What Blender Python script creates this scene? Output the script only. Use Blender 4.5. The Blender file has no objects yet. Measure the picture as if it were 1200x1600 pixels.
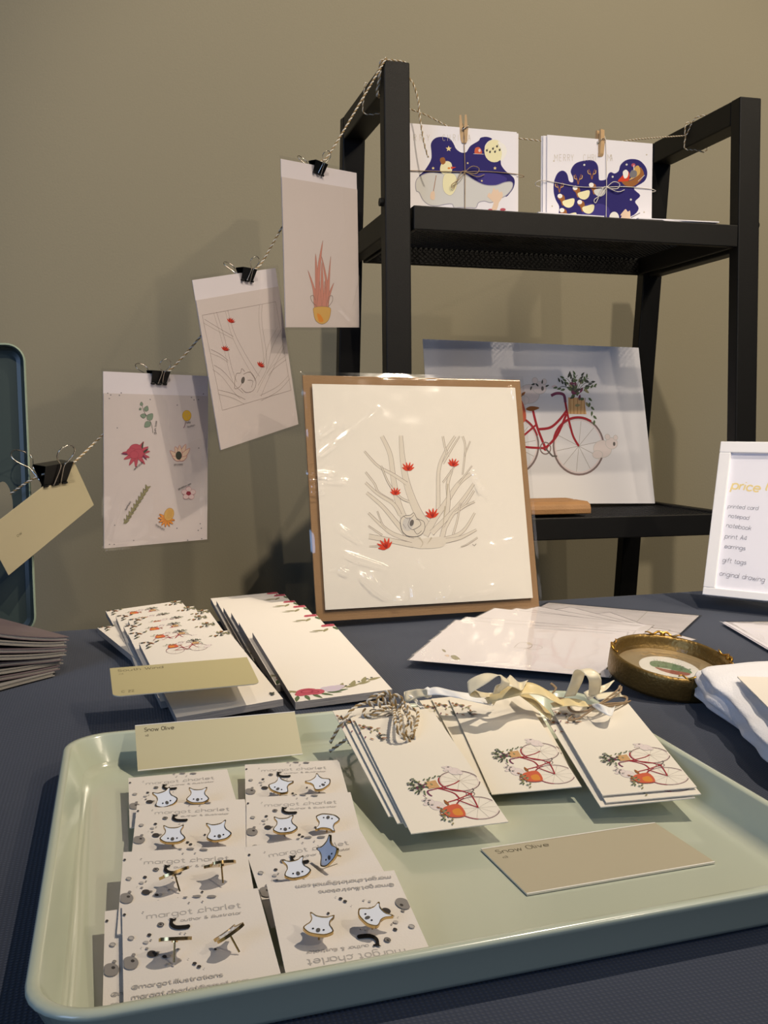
import bpy, math, random
from mathutils import Vector, Matrix, noise
from mathutils.geometry import tessellate_polygon

# ------------------------------------------------------------ camera, world, lights, exposure
S = bpy.context.scene
C = S.collection
F_PX = 1529.0                      # focal length in pixels of the 1200 x 1600 frame
YAW = math.radians(15.2)
PITCH = math.atan(133 / F_PX)
CAM = Vector((0, 0, .983))
fw = Vector((math.sin(YAW)*math.cos(PITCH), math.cos(YAW)*math.cos(PITCH), -math.sin(PITCH)))
rt = Vector((math.cos(YAW), -math.sin(YAW), 0))
up = rt.cross(fw)
cd = bpy.data.cameras.new('camera'); cam = bpy.data.objects.new('camera', cd); C.objects.link(cam)
cd.sensor_fit = 'HORIZONTAL'; cd.sensor_width = 36; cd.lens = 36*F_PX/1200
cd.clip_start = .02
cam.matrix_world = Matrix.Translation(CAM) @ Matrix((rt, up, -fw)).transposed().to_4x4()
S.camera = cam

W = bpy.data.worlds.new('world'); S.world = W; W.use_nodes = True
bg = W.node_tree.nodes['Background']; bg.inputs[0].default_value = (.60, .68, .85, 1); bg.inputs[1].default_value = .05

def spot(name, loc, target, energy, col, radius, angle, blend):
    l = bpy.data.lights.new(name, 'SPOT'); l.energy = energy; l.color = col; l.shadow_soft_size = radius
    l.spot_size = math.radians(angle); l.spot_blend = blend
    o = bpy.data.objects.new(name, l); C.objects.link(o); o.location = loc
    o.rotation_euler = (Vector(target)-Vector(loc)).to_track_quat('-Z', 'Y').to_euler()
    return o
def area(name, loc, target, energy, col, sx, sy):
    l = bpy.data.lights.new(name, 'AREA'); l.energy = energy; l.color = col; l.shape = 'RECTANGLE'; l.size = sx; l.size_y = sy
    o = bpy.data.objects.new(name, l); C.objects.link(o); o.location = loc
    o.rotation_euler = (Vector(target)-Vector(loc)).to_track_quat('-Z', 'Y').to_euler()
    return o
WARM = (1, .85, .67)
spot('ceiling_spot_over_table', (1.00, .50, 2.60), (.54, .76, .74), 116, WARM, .016, 62, .95)
spot('ceiling_spot_front', (.14, -.77, 3.35), (.72, 1.62, 1.25), 185, WARM, .03, 46, .6)
spot('ceiling_spot_front_right', (1.45, -.85, 2.35), (.55, 1.5, 1.1), 36, WARM, .028, 90, .8)
spot('ceiling_spot_wall', (1.9, -.3, 3.1), (1.2, 1.9, 2.1), 135, (1, .84, .62), .4, 110, 1)
area('window_daylight', (-2.2, -1.6, 1.9), (.3, 1.0, .8), 32, (.40, .60, 1), 1.4, 1.6)

S.view_settings.view_transform = 'Standard'; S.view_settings.look = 'None'
S.view_settings.gamma = 1; S.view_settings.use_curve_mapping = False
S.view_settings.exposure = 0

# ------------------------------------------------------------ placing helpers
def ray(x, y): return fw*F_PX + rt*(x-600) - up*(y-800)
def at(x, y, z=None, Y=None, X=None):
    r = ray(x, y)
    k = (z-CAM.z)/r.z if z is not None else (Y/r.y if Y is not None else X/r.x)
    return CAM + r*k

class Plane:
    """A rectangle in space: origin at its lower left corner, u right, v up, n out."""
    def __init__(s, O, U, V, w, h):
        s.U = Vector(U).normalized(); s.N = s.U.cross(Vector(V)).normalized(); s.V = s.N.cross(s.U)
        s.O = Vector(O); s.w = w; s.h = h
        s.M = Matrix.Translation(s.O) @ Matrix((s.U, s.V, s.N)).transposed().to_4x4()
    def px(s, x, y):
        r = ray(x, y); k = (s.O-CAM).dot(s.N)/r.dot(s.N); p = CAM+r*k-s.O
        return (p.dot(s.U), p.dot(s.V))
    def crop(s, x0, y0, k): return lambda x, y: s.px(x0+x/k, y0+y/k)
    def pt(s, u, v, n=0): return s.O+s.U*u+s.V*v+s.N*n
def fit(q, z, w=None, h=None):
    """Plane from four picked corners (TL, TR, BR, BL) at known heights."""
    a, b, c, d = [at(*p, z=zz) for p, zz in zip(q, z)]
    m = (a+b+c+d)/4; U = ((b-a)+(c-d))/2; V = ((a-d)+(b-c))/2
    w = w or U.length; h = h or V.length
    Un = U.normalized(); N = Un.cross(V).normalized(); Un = (Un+V.normalized().cross(N)).normalized(); Vn = N.cross(Un)
    return Plane(m-Un*w/2-Vn*h/2, Un, Vn, w, h)
def from_tl(TL, U, D, w, h): return Plane(Vector(TL)+Vector(D)*h, U, -Vector(D), w, h)

# ------------------------------------------------------------ materials
MATS = {}
def mat(name, col, rough=.6, metal=0, spec=.5, bump=0, bscale=200, var=0, vscale=8, coat=0, trans=0, sheen=0, stretch=None):
    if name in MATS: return MATS[name]
    m = bpy.data.materials.new(name); m.use_nodes = True; t = m.node_tree; b = t.nodes['Principled BSDF']
    lin = tuple((c/255/12.92 if c/255 <= .04045 else ((c/255+.055)/1.055)**2.4) for c in col)
    b.inputs['Base Color'].default_value = (*lin, 1)
    b.inputs['Roughness'].default_value = rough; b.inputs['Metallic'].default_value = metal
    b.inputs['Specular IOR Level'].default_value = spec
    b.inputs['Coat Weight'].default_value = coat; b.inputs['Coat Roughness'].default_value = .08
    b.inputs['Sheen Weight'].default_value = sheen
    if bump or var:
        tc = t.nodes.new('ShaderNodeTexCoord'); mp = t.nodes.new('ShaderNodeMapping'); t.links.new(tc.outputs['Object'], mp.inputs[0])
        if stretch: mp.inputs['Scale'].default_value = stretch
    if bump:
        n = t.nodes.new('ShaderNodeTexNoise'); n.inputs['Scale'].default_value = bscale; n.inputs['Detail'].default_value = 3
        t.links.new(mp.outputs[0], n.inputs['Vector'])
        bp = t.nodes.new('ShaderNodeBump'); bp.inputs['Strength'].default_value = bump; bp.inputs['Distance'].default_value = .001
        t.links.new(n.outputs[0], bp.inputs['Height']); t.links.new(bp.outputs[0], b.inputs['Normal'])
    if var:
        n = t.nodes.new('ShaderNodeTexNoise'); n.inputs['Scale'].default_value = vscale; n.inputs['Detail'].default_value = 5
        t.links.new(mp.outputs[0], n.inputs['Vector'])
        r = t.nodes.new('ShaderNodeMix'); r.data_type = 'RGBA'
        r.inputs[6].default_value = (*[c*(1-var) for c in lin], 1); r.inputs[7].default_value = (*[min(1, c*(1+var)) for c in lin], 1)
        t.links.new(n.outputs[0], r.inputs[0]); t.links.new(r.outputs[2], b.inputs['Base Color'])
    MATS[name] = m; return m
def schlick(t, lw):
    """Reflectance of a thin clear sheet, the same from both sides."""
    p = t.nodes.new('ShaderNodeMath'); p.operation = 'POWER'; p.inputs[1].default_value = 5; t.links.new(lw.outputs['Facing'], p.inputs[0])
    m = t.nodes.new('ShaderNodeMath'); m.operation = 'MULTIPLY_ADD'; m.inputs[1].default_value = .92; m.inputs[2].default_value = .09; t.links.new(p.outputs[0], m.inputs[0])
    return m.outputs[0]
def film_mat():
    m = bpy.data.materials.new('clear_film'); m.use_nodes = True; t = m.node_tree
    for n in list(t.nodes):
        if n.type != 'OUTPUT_MATERIAL': t.nodes.remove(n)
    out = t.nodes['Material Output']
    tr = t.nodes.new('ShaderNodeBsdfTransparent'); tr.inputs[0].default_value = (.985, .985, .985, 1)
    gl = t.nodes.new('ShaderNodeBsdfGlossy'); gl.inputs['Roughness'].default_value = .07
    fr = t.nodes.new('ShaderNodeLayerWeight'); fr.inputs[0].default_value = .5; fac = schlick(t, fr)
    mx = t.nodes.new('ShaderNodeMixShader')
    tc = t.nodes.new('ShaderNodeTexCoord'); n = t.nodes.new('ShaderNodeTexNoise'); n.inputs['Scale'].default_value = 22; n.inputs['Detail'].default_value = 1
    bp = t.nodes.new('ShaderNodeBump'); bp.inputs['Strength'].default_value = .12; bp.inputs['Distance'].default_value = .004
    t.links.new(tc.outputs['Object'], n.inputs['Vector']); t.links.new(n.outputs[0], bp.inputs['Height'])
    t.links.new(bp.outputs[0], gl.inputs['Normal']); t.links.new(bp.outputs[0], fr.inputs['Normal'])
    t.links.new(fac, mx.inputs[0]); t.links.new(tr.outputs[0], mx.inputs[1]); t.links.new(gl.outputs[0], mx.inputs[2])
    t.links.new(mx.outputs[0], out.inputs[0]); MATS['film'] = m; return m
film = film_mat()
PAPER = mat('paper', (222, 219, 216), .75, spec=.2, bump=.15, bscale=900)
CREAM = mat('cream_paper', (228, 222, 212), .7, spec=.25, bump=.1, bscale=900)
CARD = mat('pearl_card', (228, 222, 214), .6, spec=.3, bump=.1, bscale=900)
BLACK = mat('black_powder_coat', (9, 9, 9), .5, spec=.3, bump=.3, bscale=1500)
def ink(name, col, rough=.7): return mat('ink_'+name, col, rough, spec=.2)
I = dict(
    line=ink('line', (118, 104, 96)), fine=ink('fine_line', (150, 140, 130)), bark=ink('bark_wash', (214, 206, 191)), bark2=ink('bark_shade', (188, 178, 158)),
    red=ink('flower_red', (205, 66, 40)), red2=ink('flower_dark_red', (150, 36, 28)), koala=ink('koala_grey', (196, 192, 186)), kdark=ink('koala_dark', (104, 98, 94)),
    frame=ink('bicycle_red', (160, 42, 52)), tyre=ink('tyre_grey', (130, 112, 110)), leaf=ink('leaf_green', (92, 108, 76)), leafd=ink('leaf_dark', (70, 74, 66)),
    leafo=ink('leaf_olive', (146, 140, 104)), basket=ink('basket_tan', (208, 168, 118)), berry=ink('berry_orange', (202, 98, 70)), plum=ink('plum', (120, 62, 88)),
    furpale=ink('fur_pale', (222, 210, 206)), pink=ink('soft_pink', (222, 200, 198)), rose=ink('rose', (182, 84, 98)), rosed=ink('rose_dark', (150, 56, 72)), lilac=ink('lilac', (198, 184, 200)),
    text=ink('text_grey', (180, 176, 171)), dark=ink('text_dark', (74, 72, 70)), black=ink('ink_black', (20, 18, 18)), blot=ink('blot_grey', (140, 136, 132)), blotd=ink('blot_dark', (64, 60, 58)),
    gold=ink('gold_ink', (232, 212, 150)), goldf=ink('gold_faint', (196, 186, 164)), navy=ink('night_navy', (42, 36, 104)), navy2=ink('night_violet', (62, 54, 128)),
    snow=ink('snow_wash', (206, 206, 204)), snowd=ink('snow_shade', (160, 158, 172)), moon=ink('moon', (232, 226, 184)), yellow=ink('yellow', (218, 176, 40)),
    skin=ink('peach', (226, 200, 176)), brown=ink('brown', (150, 96, 52)), ochre=ink('ochre', (206, 166, 96)), terra=ink('terracotta_pink', (196, 136, 122)),
    orange=ink('orange', (214, 140, 62)), eucal=ink('eucalyptus', (128, 146, 128)), white=ink('white_gouache', (236, 234, 228)), swatch=ink('swatch_text', (96, 90, 72)),
    grey=ink('mid_grey', (120, 118, 122)), priced=ink('pen_grey', (110, 110, 122)), cactus=ink('watercolour_green', (120, 146, 112)), cactusr=ink('watercolour_red', (160, 100, 86)))

# ------------------------------------------------------------ mesh helpers
def new_obj(name, verts, faces, mats, parent=None, M=None, fm=None, smooth=False):
    me = bpy.data.meshes.new(name); me.from_pydata([tuple(v) for v in verts], [], faces)
    for m in (mats if isinstance(mats, (list, tuple)) else [mats]): me.materials.append(m)
    if fm: me.polygons.foreach_set('material_index', fm)
    if smooth: me.polygons.foreach_set('use_smooth', [True]*len(me.polygons))
    me.update()
    o = bpy.data.objects.new(name, me); C.objects.link(o)
    if parent: o.parent = parent
    if M is not None: o.matrix_local = M
    return o
def empty(name, M):
    o = bpy.data.objects.new(name, None); C.objects.link(o); o.empty_display_size = .02; o.matrix_local = M; return o
def tag(o, label, cat, group=None):
    o['label'] = label; o['category'] = cat
    if group: o['group'] = group
    return o
def struct(o): o['kind'] = 'structure'; return o
def copy_tree(o, parent=None):
    c = o.copy(); C.objects.link(c)
    if parent: c.parent = parent
    for ch in list(o.children): copy_tree(ch, c)
    return c
T = Matrix.Translation

class MB:
    """Collects shapes (with a material index) into one mesh."""
    def __init__(s): s.v = []; s.f = []; s.m = []
    def add(s, v, f, m=0):
        k = len(s.v); s.v += [Vector(p) for p in v]; s.f += [tuple(i+k for i in q) for q in f]; s.m += [m]*len(f)
    def box(s, a, b, m=0):
        x0, y0, z0 = a; x1, y1, z1 = b
        s.add([(x0,y0,z0),(x1,y0,z0),(x1,y1,z0),(x0,y1,z0),(x0,y0,z1),(x1,y0,z1),(x1,y1,z1),(x0,y1,z1)],
              [(0,3,2,1),(4,5,6,7),(0,1,5,4),(1,2,6,5),(2,3,7,6),(3,0,4,7)], m)
    def beam(s, p, q, w, d, side=(1,0,0), m=0):
        """A bar from p to q, w wide along side, d across."""
        p = Vector(p); q = Vector(q); ax = (q-p).normalized(); sd = Vector(side); sd = (sd-ax*sd.dot(ax)).normalized(); o = ax.cross(sd)
        v = [e+sd*w/2*a+o*d/2*b for e in (p, q) for a, b in ((-1,-1),(1,-1),(1,1),(-1,1))]
        s.add(v, [(0,1,2,3),(7,6,5,4),(0,4,5,1),(1,5,6,2),(2,6,7,3),(3,7,4,0)], m)
    def tube(s, pts, r, n=8, m=0, cap=True, closed=False):
        pts = [Vector(p) for p in pts]; L = len(pts); ref = None; rings = []
        for i, p in enumerate(pts):
            a = pts[(i-1) % L] if (i or closed) else p; b = pts[(i+1) % L] if (i < L-1 or closed) else p
            t = (b-a).normalized()
            if ref is None: ref = t.orthogonal().normalized()
            ref = (ref-t*ref.dot(t)).normalized(); o = t.cross(ref)
            rr = r[i] if isinstance(r, (list, tuple)) else r
            rings.append([p+(ref*math.cos(k*2*math.pi/n)+o*math.sin(k*2*math.pi/n))*rr for k in range(n)])
        v = [q for R in rings for q in R]; f = []
        for i in range(L if closed else L-1):
            j = (i+1) % L
            for k in range(n): f.append((i*n+k, i*n+(k+1) % n, j*n+(k+1) % n, j*n+k))
        if cap and not closed: f += [tuple(range(n-1, -1, -1)), tuple((L-1)*n+k for k in range(n))]
        s.add(v, f, m)
    def lathe(s, prof, n=48, m=0):
        """prof: closed list of (radius, height)."""
        v = [(r*math.cos(a), r*math.sin(a), z) for r, z in prof for a in [k*2*math.pi/n for k in range(n)]]
        L = len(prof); f = [(i*n+k, i*n+(k+1) % n, ((i+1) % L)*n+(k+1) % n, ((i+1) % L)*n+k) for i in range(L) for k in range(n)]
        s.add(v, f, m)
    def build(s, name, mats, parent=None, M=None, smooth=False): return new_obj(name, s.v, s.f, mats, parent, M, s.m, smooth)

def smooth_pts(p, n=6, closed=False):
    p = [Vector(q) for q in p]; L = len(p)
    if L < 3: return p
    out = []
    for i in range(L if closed else L-1):
        if closed: a, b, c, d = p[(i-1) % L], p[i], p[(i+1) % L], p[(i+2) % L]
        else: a, b, c, d = p[max(i-1, 0)], p[i], p[i+1], p[min(i+2, L-1)]
        for k in range(n):
            t = k/n
            out.append(.5*((2*b)+(c-a)*t+(2*a-5*b+4*c-d)*t*t+(3*b-a-3*c+d)*t*t*t))
    if not closed: out.append(p[-1])
    return out
def bevel(o, w=.001, seg=2, ang=40):
    m = o.modifiers.new('bevel', 'BEVEL'); m.width = w; m.segments = seg; m.limit_method = 'ANGLE'; m.angle_limit = math.radians(ang); return o
def twine_mesh(mb, pts, r=.0011, pitch=.0085, mats=(0, 1), step=.0011, nsm=10):
    """Two twisted strands along a smoothed path."""
    P = smooth_pts(pts, nsm); Q = [P[0]]; 
    for p in P[1:]:
        d = (p-Q[-1]).length
        if d < 1e-6: continue
        k = max(1, int(d/step)); a = Q[-1]
        for i in range(1, k+1): Q.append(a.lerp(p, i/k))
    ref = None; s = 0; A = []; B = []
    for i, p in enumerate(Q):
        t = (Q[min(i+1, len(Q)-1)]-Q[max(i-1, 0)]).normalized()
        if ref is None: ref = t.orthogonal().normalized()
        ref = (ref-t*ref.dot(t)).normalized(); o = t.cross(ref)
        if i: s += (p-Q[i-1]).length
        a = s/pitch*2*math.pi; d = (ref*math.cos(a)+o*math.sin(a))*r*.55
        A.append(p+d); B.append(p-d)
    mb.tube(A, r*.62, 5, mats[0]); mb.tube(B, r*.62, 5, mats[1])

# ------------------------------------------------------------ drawings: thin ink shapes that lie on a sheet
class Art:
    def __init__(s, f=None): s.p = []; s.f = f or (lambda x, y: (x, y))
    def _t(s, pts): return [Vector(s.f(x, y)) for x, y in pts]
    def fill(s, pts, m, sm=5):
        q = s._t(pts); q = smooth_pts(q, sm, True) if sm else q
        s.p.append((q, None, m)); return s
    def line(s, pts, w, m, sm=5, closed=False, w1=None):
        q = s._t(pts); q = smooth_pts(q, sm, closed) if sm else q
        if closed: q = q+[q[0]]
        w1 = w if w1 is None else w1; L = []; R = []; n = len(q)
        for i, p in enumerate(q):
            if closed: a, b = q[(i-1) % (n-1)], q[(i+1) % (n-1)] if i < n-1 else q[1]
            else: a, b = q[max(i-1, 0)], q[min(i+1, n-1)]
            t = b-a
            if t.length < 1e-9: t = Vector((1, 0))
            t.normalize(); nn = Vector((-t.y, t.x)); ww = (w+(w1-w)*i/(n-1))/2
            L.append(p+nn*ww); R.append(p-nn*ww)
        s.p.append((L, R, m)); return s
    def oval(s, x, y, rx, ry, m, a=0, w=None, n=20):
        c, sn = math.cos(a), math.sin(a)
        pts = [(x+rx*math.cos(t)*c-ry*math.sin(t)*sn, y+rx*math.cos(t)*sn+ry*math.sin(t)*c) for t in [k*2*math.pi/n for k in range(n)]]
        return s.line(pts, w, m, 0, True) if w else s.fill(pts, m, 0)
    def leafs(s, x, y, l, w, a, m, wl=0, ml=None):
        c, sn = math.cos(a), math.sin(a); P = [(0,0),(.3,.5),(.65,.42),(1,0),(.65,-.42),(.3,-.5)]
        pts = [(x+l*u*c-w*v*sn, y+l*u*sn+w*v*c) for u, v in P]
        s.fill(pts, m, 3)
        if wl: s.line(pts, wl, ml, 3, True)
        return s
    def text(s, txt, x, y, h, m, w, a=0, sx=1, gap=1.3, slant=0, along=None):
        """Single-stroke lettering; h is the x-height in the drawing's own units, w the pen width in metres. y grows upwards when h > 0."""
        k = h/4; cx = 0; c, sn = math.cos(a), math.sin(a)
        for ch in txt:
            if ch == ' ': cx += 3.2; continue
            g = GL[ch]; wd = g[0]
            for st in g[1:]:
                pts = [((cx+px+slant*py)*abs(k)*sx, py*k) for px, py in st]
                pts = [(x+u*c-v*sn, y+u*sn+v*c) for u, v in pts]
                s.line(pts, w, m, 4 if len(pts) > 2 else 0)
            cx += wd+gap
        return s
    def put(s, other, f):
        for L, R, m in other.p:
            s.p.append(([Vector(f(*q)) for q in L], [Vector(f(*q)) for q in R] if R else None, m))
        return s
    def clip(s, u0, v0, u1, v1):
        """Keeps shapes on the sheet."""
        cl = lambda P: [Vector((min(max(q[0], u0), u1), min(max(q[1], v0), v1))) for q in P]
        out = []
        for L, R, m in s.p:
            if R is None:
                ctr = [q for q in L if u0 <= q[0] <= u1 and v0 <= q[1] <= v1]
                if ctr: out.append((cl(L), None, m))
            else:
                run = []
                for l, r in zip(L, R):
                    c = (l+r)/2
                    if u0 <= c[0] <= u1 and v0 <= c[1] <= v1: run.append((l, r))
                    else:
                        if len(run) > 1: out.append((cl([a for a, _ in run]), cl([b for _, b in run]), m))
                        run = []
                if len(run) > 1: out.append((cl([a for a, _ in run]), cl([b for _, b in run]), m))
        s.p = out; return s
    def emit(s, mb, base, mats, n0=.00008, dn=.0000035):
        for i, (L, R, m) in enumerate(s.p):
            z = n0+i*dn
            if m not in mats: mats.append(m)
            mi = base+mats.index(m)
            if R is None:
                v = [(q[0], q[1], z) for q in L]
                for t in tessellate_polygon([[Vector(q) for q in v]]):
                    a, b, c = [Vector(v[k]) for k in t]
                    t = tuple(t) if (b-a).cross(c-a).z > 0 else tuple(reversed(t))
                    mb.add([v[k] for k in t], [(0, 1, 2)], mi)
            else:
                v = [(q[0], q[1], z) for q in L]+[(q[0], q[1], z) for q in R]; n = len(L)
                mb.add(v, [(n+k, n+k+1, k+1, k) for k in range(n-1)], mi)
o_ = [(0,2),(.6,.45),(2,0),(3.4,.45),(4,2),(3.4,3.55),(2,4),(.6,3.55),(0,2)]
arch = [(0,2.2),(.7,3.6),(1.9,4),(3.1,3.5),(3.5,2.3),(3.5,0)]
GL = {'a': (4, o_, [(4,4),(4,0)]), 'b': (4, [(0,6.5),(0,0)], o_), 'c': (3.4, [(3.6,3.3),(2,4),(.6,3.5),(0,2),(.6,.5),(2,0),(3.6,.7)]),
 'd': (4, o_, [(4,6.5),(4,0)]), 'e': (4, [(.1,2.1),(3.9,2.1),(3.4,3.55),(2,4),(.6,3.55),(0,2),(.6,.45),(2,0),(3.6,.6)]),
 'f': (2.4, [(3,6.3),(2,6.5),(1.3,5.6),(1.2,0)], [(0,4),(2.6,4)]), 'g': (4, o_, [(4,4),(4,-1),(3.4,-2.2),(2,-2.5),(.5,-2)]),
 'h': (3.5, [(0,6.5),(0,0)], arch), 'i': (.4, [(0,4),(0,0)], [(0,5.4),(0,5.9)]), 'k': (3, [(0,6.5),(0,0)], [(3,4),(0,1.6)], [(1.1,2.4),(3.2,0)]),
 'l': (.6, [(0,6.5),(0,.8),(.7,0)]), 'm': (6.4, [(0,4),(0,0)], [(0,2.4),(.6,3.6),(1.6,4),(2.7,3.6),(3.1,2.4),(3.1,0)], [(3.1,2.4),(3.7,3.6),(4.7,4),(5.8,3.6),(6.2,2.4),(6.2,0)]),
 'n': (3.5, [(0,4),(0,0)], arch), 'o': (4, o_), 'p': (4, [(0,4),(0,-2.5)], o_), 'r': (2, [(0,4),(0,0)], [(0,2.4),(.8,3.7),(2.2,4)]),
 's': (3, [(3,3.4),(1.8,4),(.5,3.5),(.6,2.5),(2,2),(3.1,1.2),(2.4,.2),(1,0),(0,.6)]), 't': (2.4, [(1.2,5.8),(1.2,1),(1.8,.1),(2.8,.1)], [(0,4),(2.6,4)]),
 'u': (3.5, [(0,4),(0,1.6),(.7,.3),(1.9,0),(3.1,.6),(3.5,1.8)], [(3.5,4),(3.5,0)]), 'w': (5, [(0,4),(1.3,0),(1.3,0),(2.6,3.4),(2.6,3.4),(3.9,0),(3.9,0),(5.2,4)]),
 'x': (3, [(0,4),(3,0)], [(3,4),(0,0)]), 'y': (3.4, [(0,4),(1.8,.2)], [(3.5,4),(1.2,-1.8),(0,-2.4)]), '.': (.5, [(0,0),(.1,.5)]),
 '&': (4.4, [(4.4,0),(1,4.6),(1,5.8),(2,6.3),(2.9,5.6),(2.4,4.4),(.4,2.6),(.1,1.2),(1.2,.1),(2.8,.2),(4.4,2.6)]),
 '@': (5.4, [(3.9,1.6),(3,1.1),(2,2),(2.5,3.2),(3.8,3.2),(3.8,1.6),(4.8,1.4),(5.4,3),(4.4,5),(2.6,5.4),(.7,4.4),(0,2.2),(.9,.2),(3,-.6),(4.6,0)]),
 '£': (3.6, [(3.6,3.3),(2,4),(.6,3.5),(0,2),(.6,.5),(2,0),(3.6,.7)], [(-.9,-.2),(.2,.3),(1,.7)]),
 'M': (5, [(0,0),(0,6.5)], [(0,6.5),(2.5,2.5)], [(2.5,2.5),(5,6.5)], [(5,6.5),(5,0)]), 'E': (3.2, [(0,0),(0,6.5)], [(0,6.5),(3.2,6.5)], [(0,3.4),(2.8,3.4)], [(0,0),(3.2,0)]),
 'R': (3.6, [(0,0),(0,6.5)], [(0,6.5),(2.6,6.3),(3.4,5),(2.6,3.6),(0,3.4)], [(1.6,3.4),(3.6,0)]), 'Y': (3.8, [(0,6.5),(1.9,3.2)], [(3.8,6.5),(1.9,3.2)], [(1.9,3.2),(1.9,0)]),
 'C': (3.8, [(3.8,5.4),(2.4,6.5),(.7,5.6),(0,3.2),(.7,.9),(2.4,0),(3.8,1.1)]), 'H': (3.8, [(0,0),(0,6.5)], [(3.8,0),(3.8,6.5)], [(0,3.4),(3.8,3.4)]),
 'I': (.4, [(0,0),(0,6.5)]), 'S': (3.4, [(3.4,5.6),(2,6.5),(.3,5.6),(.5,4),(2,3.3),(3.3,2.2),(2.8,.5),(1.2,0),(0,.9)]), 'T': (3.8, [(0,6.5),(3.8,6.5)], [(1.9,6.5),(1.9,0)]),
 'A': (4, [(0,0),(2,6.5)], [(2,6.5),(4,0)], [(.8,2.4),(3.2,2.4)]), 'O': (4.4, [(2.2,0),(.5,1),(0,3.2),(.5,5.5),(2.2,6.5),(3.9,5.5),(4.4,3.2),(3.9,1),(2.2,0)]),
 'W': (6, [(0,6.5),(1.5,0)], [(1.5,0),(3,5.4)], [(3,5.4),(4.5,0)], [(4.5,0),(6,6.5)]), 'v': (3.4, [(0,4),(1.7,0)], [(1.7,0),(3.4,4)]), '4': (3.4, [(2.6,0),(2.6,5.6),(0,1.6),(3.4,1.6)]),
 '3': (3, [(0,5.6),(1.6,6.4),(2.8,5.2),(1.6,3.5),(2.9,1.8),(1.6,.1),(0,.8)]), '2': (3, [(0,5),(1.4,6.4),(2.9,5),(0,0),(3.2,0)]), '1': (1, [(0,5),(1,6.4),(1,0)]),
 'N': (4, [(0,0),(0,6.5)], [(0,6.5),(4,0)], [(4,0),(4,6.5)])}

def slab(name, w, h, t, m, art=None, parent=None, M=None, corner=0, outline=None, side=None, curl=None):
    """A flat sheet or pad, front at n = 0, with its printing in the same mesh."""
    if outline is None:
        if corner:
            outline = []
            cs = corner if isinstance(corner, (list, tuple)) else [corner]*4      # BL, BR, TR, TL
            for (cx, cy, a0), r in zip(((0,0,math.pi), (w,0,1.5*math.pi), (w,h,0), (0,h,.5*math.pi)), cs):
                if r == 0: outline.append((cx, cy)); continue
                ox = r if cx == 0 else w-r; oy = r if cy == 0 else h-r
                outline += [(ox+r*math.cos(a0+k*math.pi/12), oy+r*math.sin(a0+k*math.pi/12)) for k in range(7)]
        else: outline = [(0,0),(w,0),(w,h),(0,h)]
    mb = MB(); n = len(outline); mats = [m]
    if side: mats.append(side)
    mb.add([(x,y,0) for x, y in outline], [tuple(range(n))], 0)
    mb.add([(x,y,-t) for x, y in outline], [tuple(range(n-1,-1,-1))], 0)
    mb.add([(x,y,0) for x, y in outline]+[(x,y,-t) for x, y in outline], [(k, k+n, (k+1) % n+n, (k+1) % n) for k in range(n)], 1 if side else 0)
    if art:
        im = []; nb = len(mats); tmp = MB(); art.emit(tmp, nb, im); mats += [I[k] for k in im]
        mb.add(tmp.v, [], 0); k0 = len(mb.v)-len(tmp.v)
        mb.f += [tuple(i+k0 for i in q) for q in tmp.f]; mb.m += tmp.m
    return mb.build(name, mats, parent, M)

def sleeve(name, w, h, parent, M, ridges=(), amp=.0008, seed=0, nu=70, n0=.0012, margin=.004, top=0):
    """Crinkled clear film lying on a sheet; ridges are (u0, v0, u1, v1, height, half width)."""
    nv = int(nu*h/w); v = []; f = []
    for j in range(nv+1):
        for i in range(nu+1):
            x = -margin+(w+2*margin)*i/nu; y = -margin+(h+2*margin+top)*j/nv
            edge = min(i, nu-i, j, nv-j)/4; edge = min(1, edge)
            loose = 1+(2.2*max(0, 1-y/.15)+.7*max(0, 1-x/.08) if nu > 150 else 0)      # the wrap is slack low down and at the left
            z = n0*(.15+.85*edge)+amp*loose*edge*(noise.noise(Vector((x*16+seed, y*16, seed)))+.6*noise.noise(Vector((x*45+seed, y*45, 3))))
            for a0, b0, a1, b1, hh, hw in ridges:
                d = Vector((a1-a0, b1-b0)); L = d.length; d /= L; q = Vector((x-a0, y-b0)); s = q.dot(d)/L; r = abs(q.x*d.y-q.y*d.x)
                if -.1 < s < 1.1 and r < 3*hw: z += hh*math.exp(-(r/hw)**2)*max(0, min(1, 4*(s+.1), 4*(1.1-s)))
            v.append((x, y, max(z, .0003)))
    for j in range(nv):
        for i in range(nu): k = j*(nu+1)+i; f.append((k, k+1, k+nu+2, k+nu+1))
    return new_obj(name, v, f, film, parent, M, smooth=True)

# ------------------------------------------------------------ the setting: wall, floor, table, cloth
wallm = mat('wall_paint', (155, 148, 126), .8, spec=.25, bump=.35, bscale=260, var=.025, vscale=3)
def plane_box(name, a, b, m):
    mb = MB(); mb.box(a, b); return mb.build(name, m)
struct(plane_box('wall_back', (-3, 1.9, 0), (4, 2.0, 3.1), wallm))
struct(plane_box('floor', (-3, -3, -.1), (4, 2.0, 0), mat('floor_boards', (96, 82, 66), .5, var=.2, vscale=4, stretch=(1, 8, 1))))
struct(plane_box('baseboard_back', (-3, 1.885, 0), (4, 1.9, .09), mat('skirting', (170, 164, 150), .5)))

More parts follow.
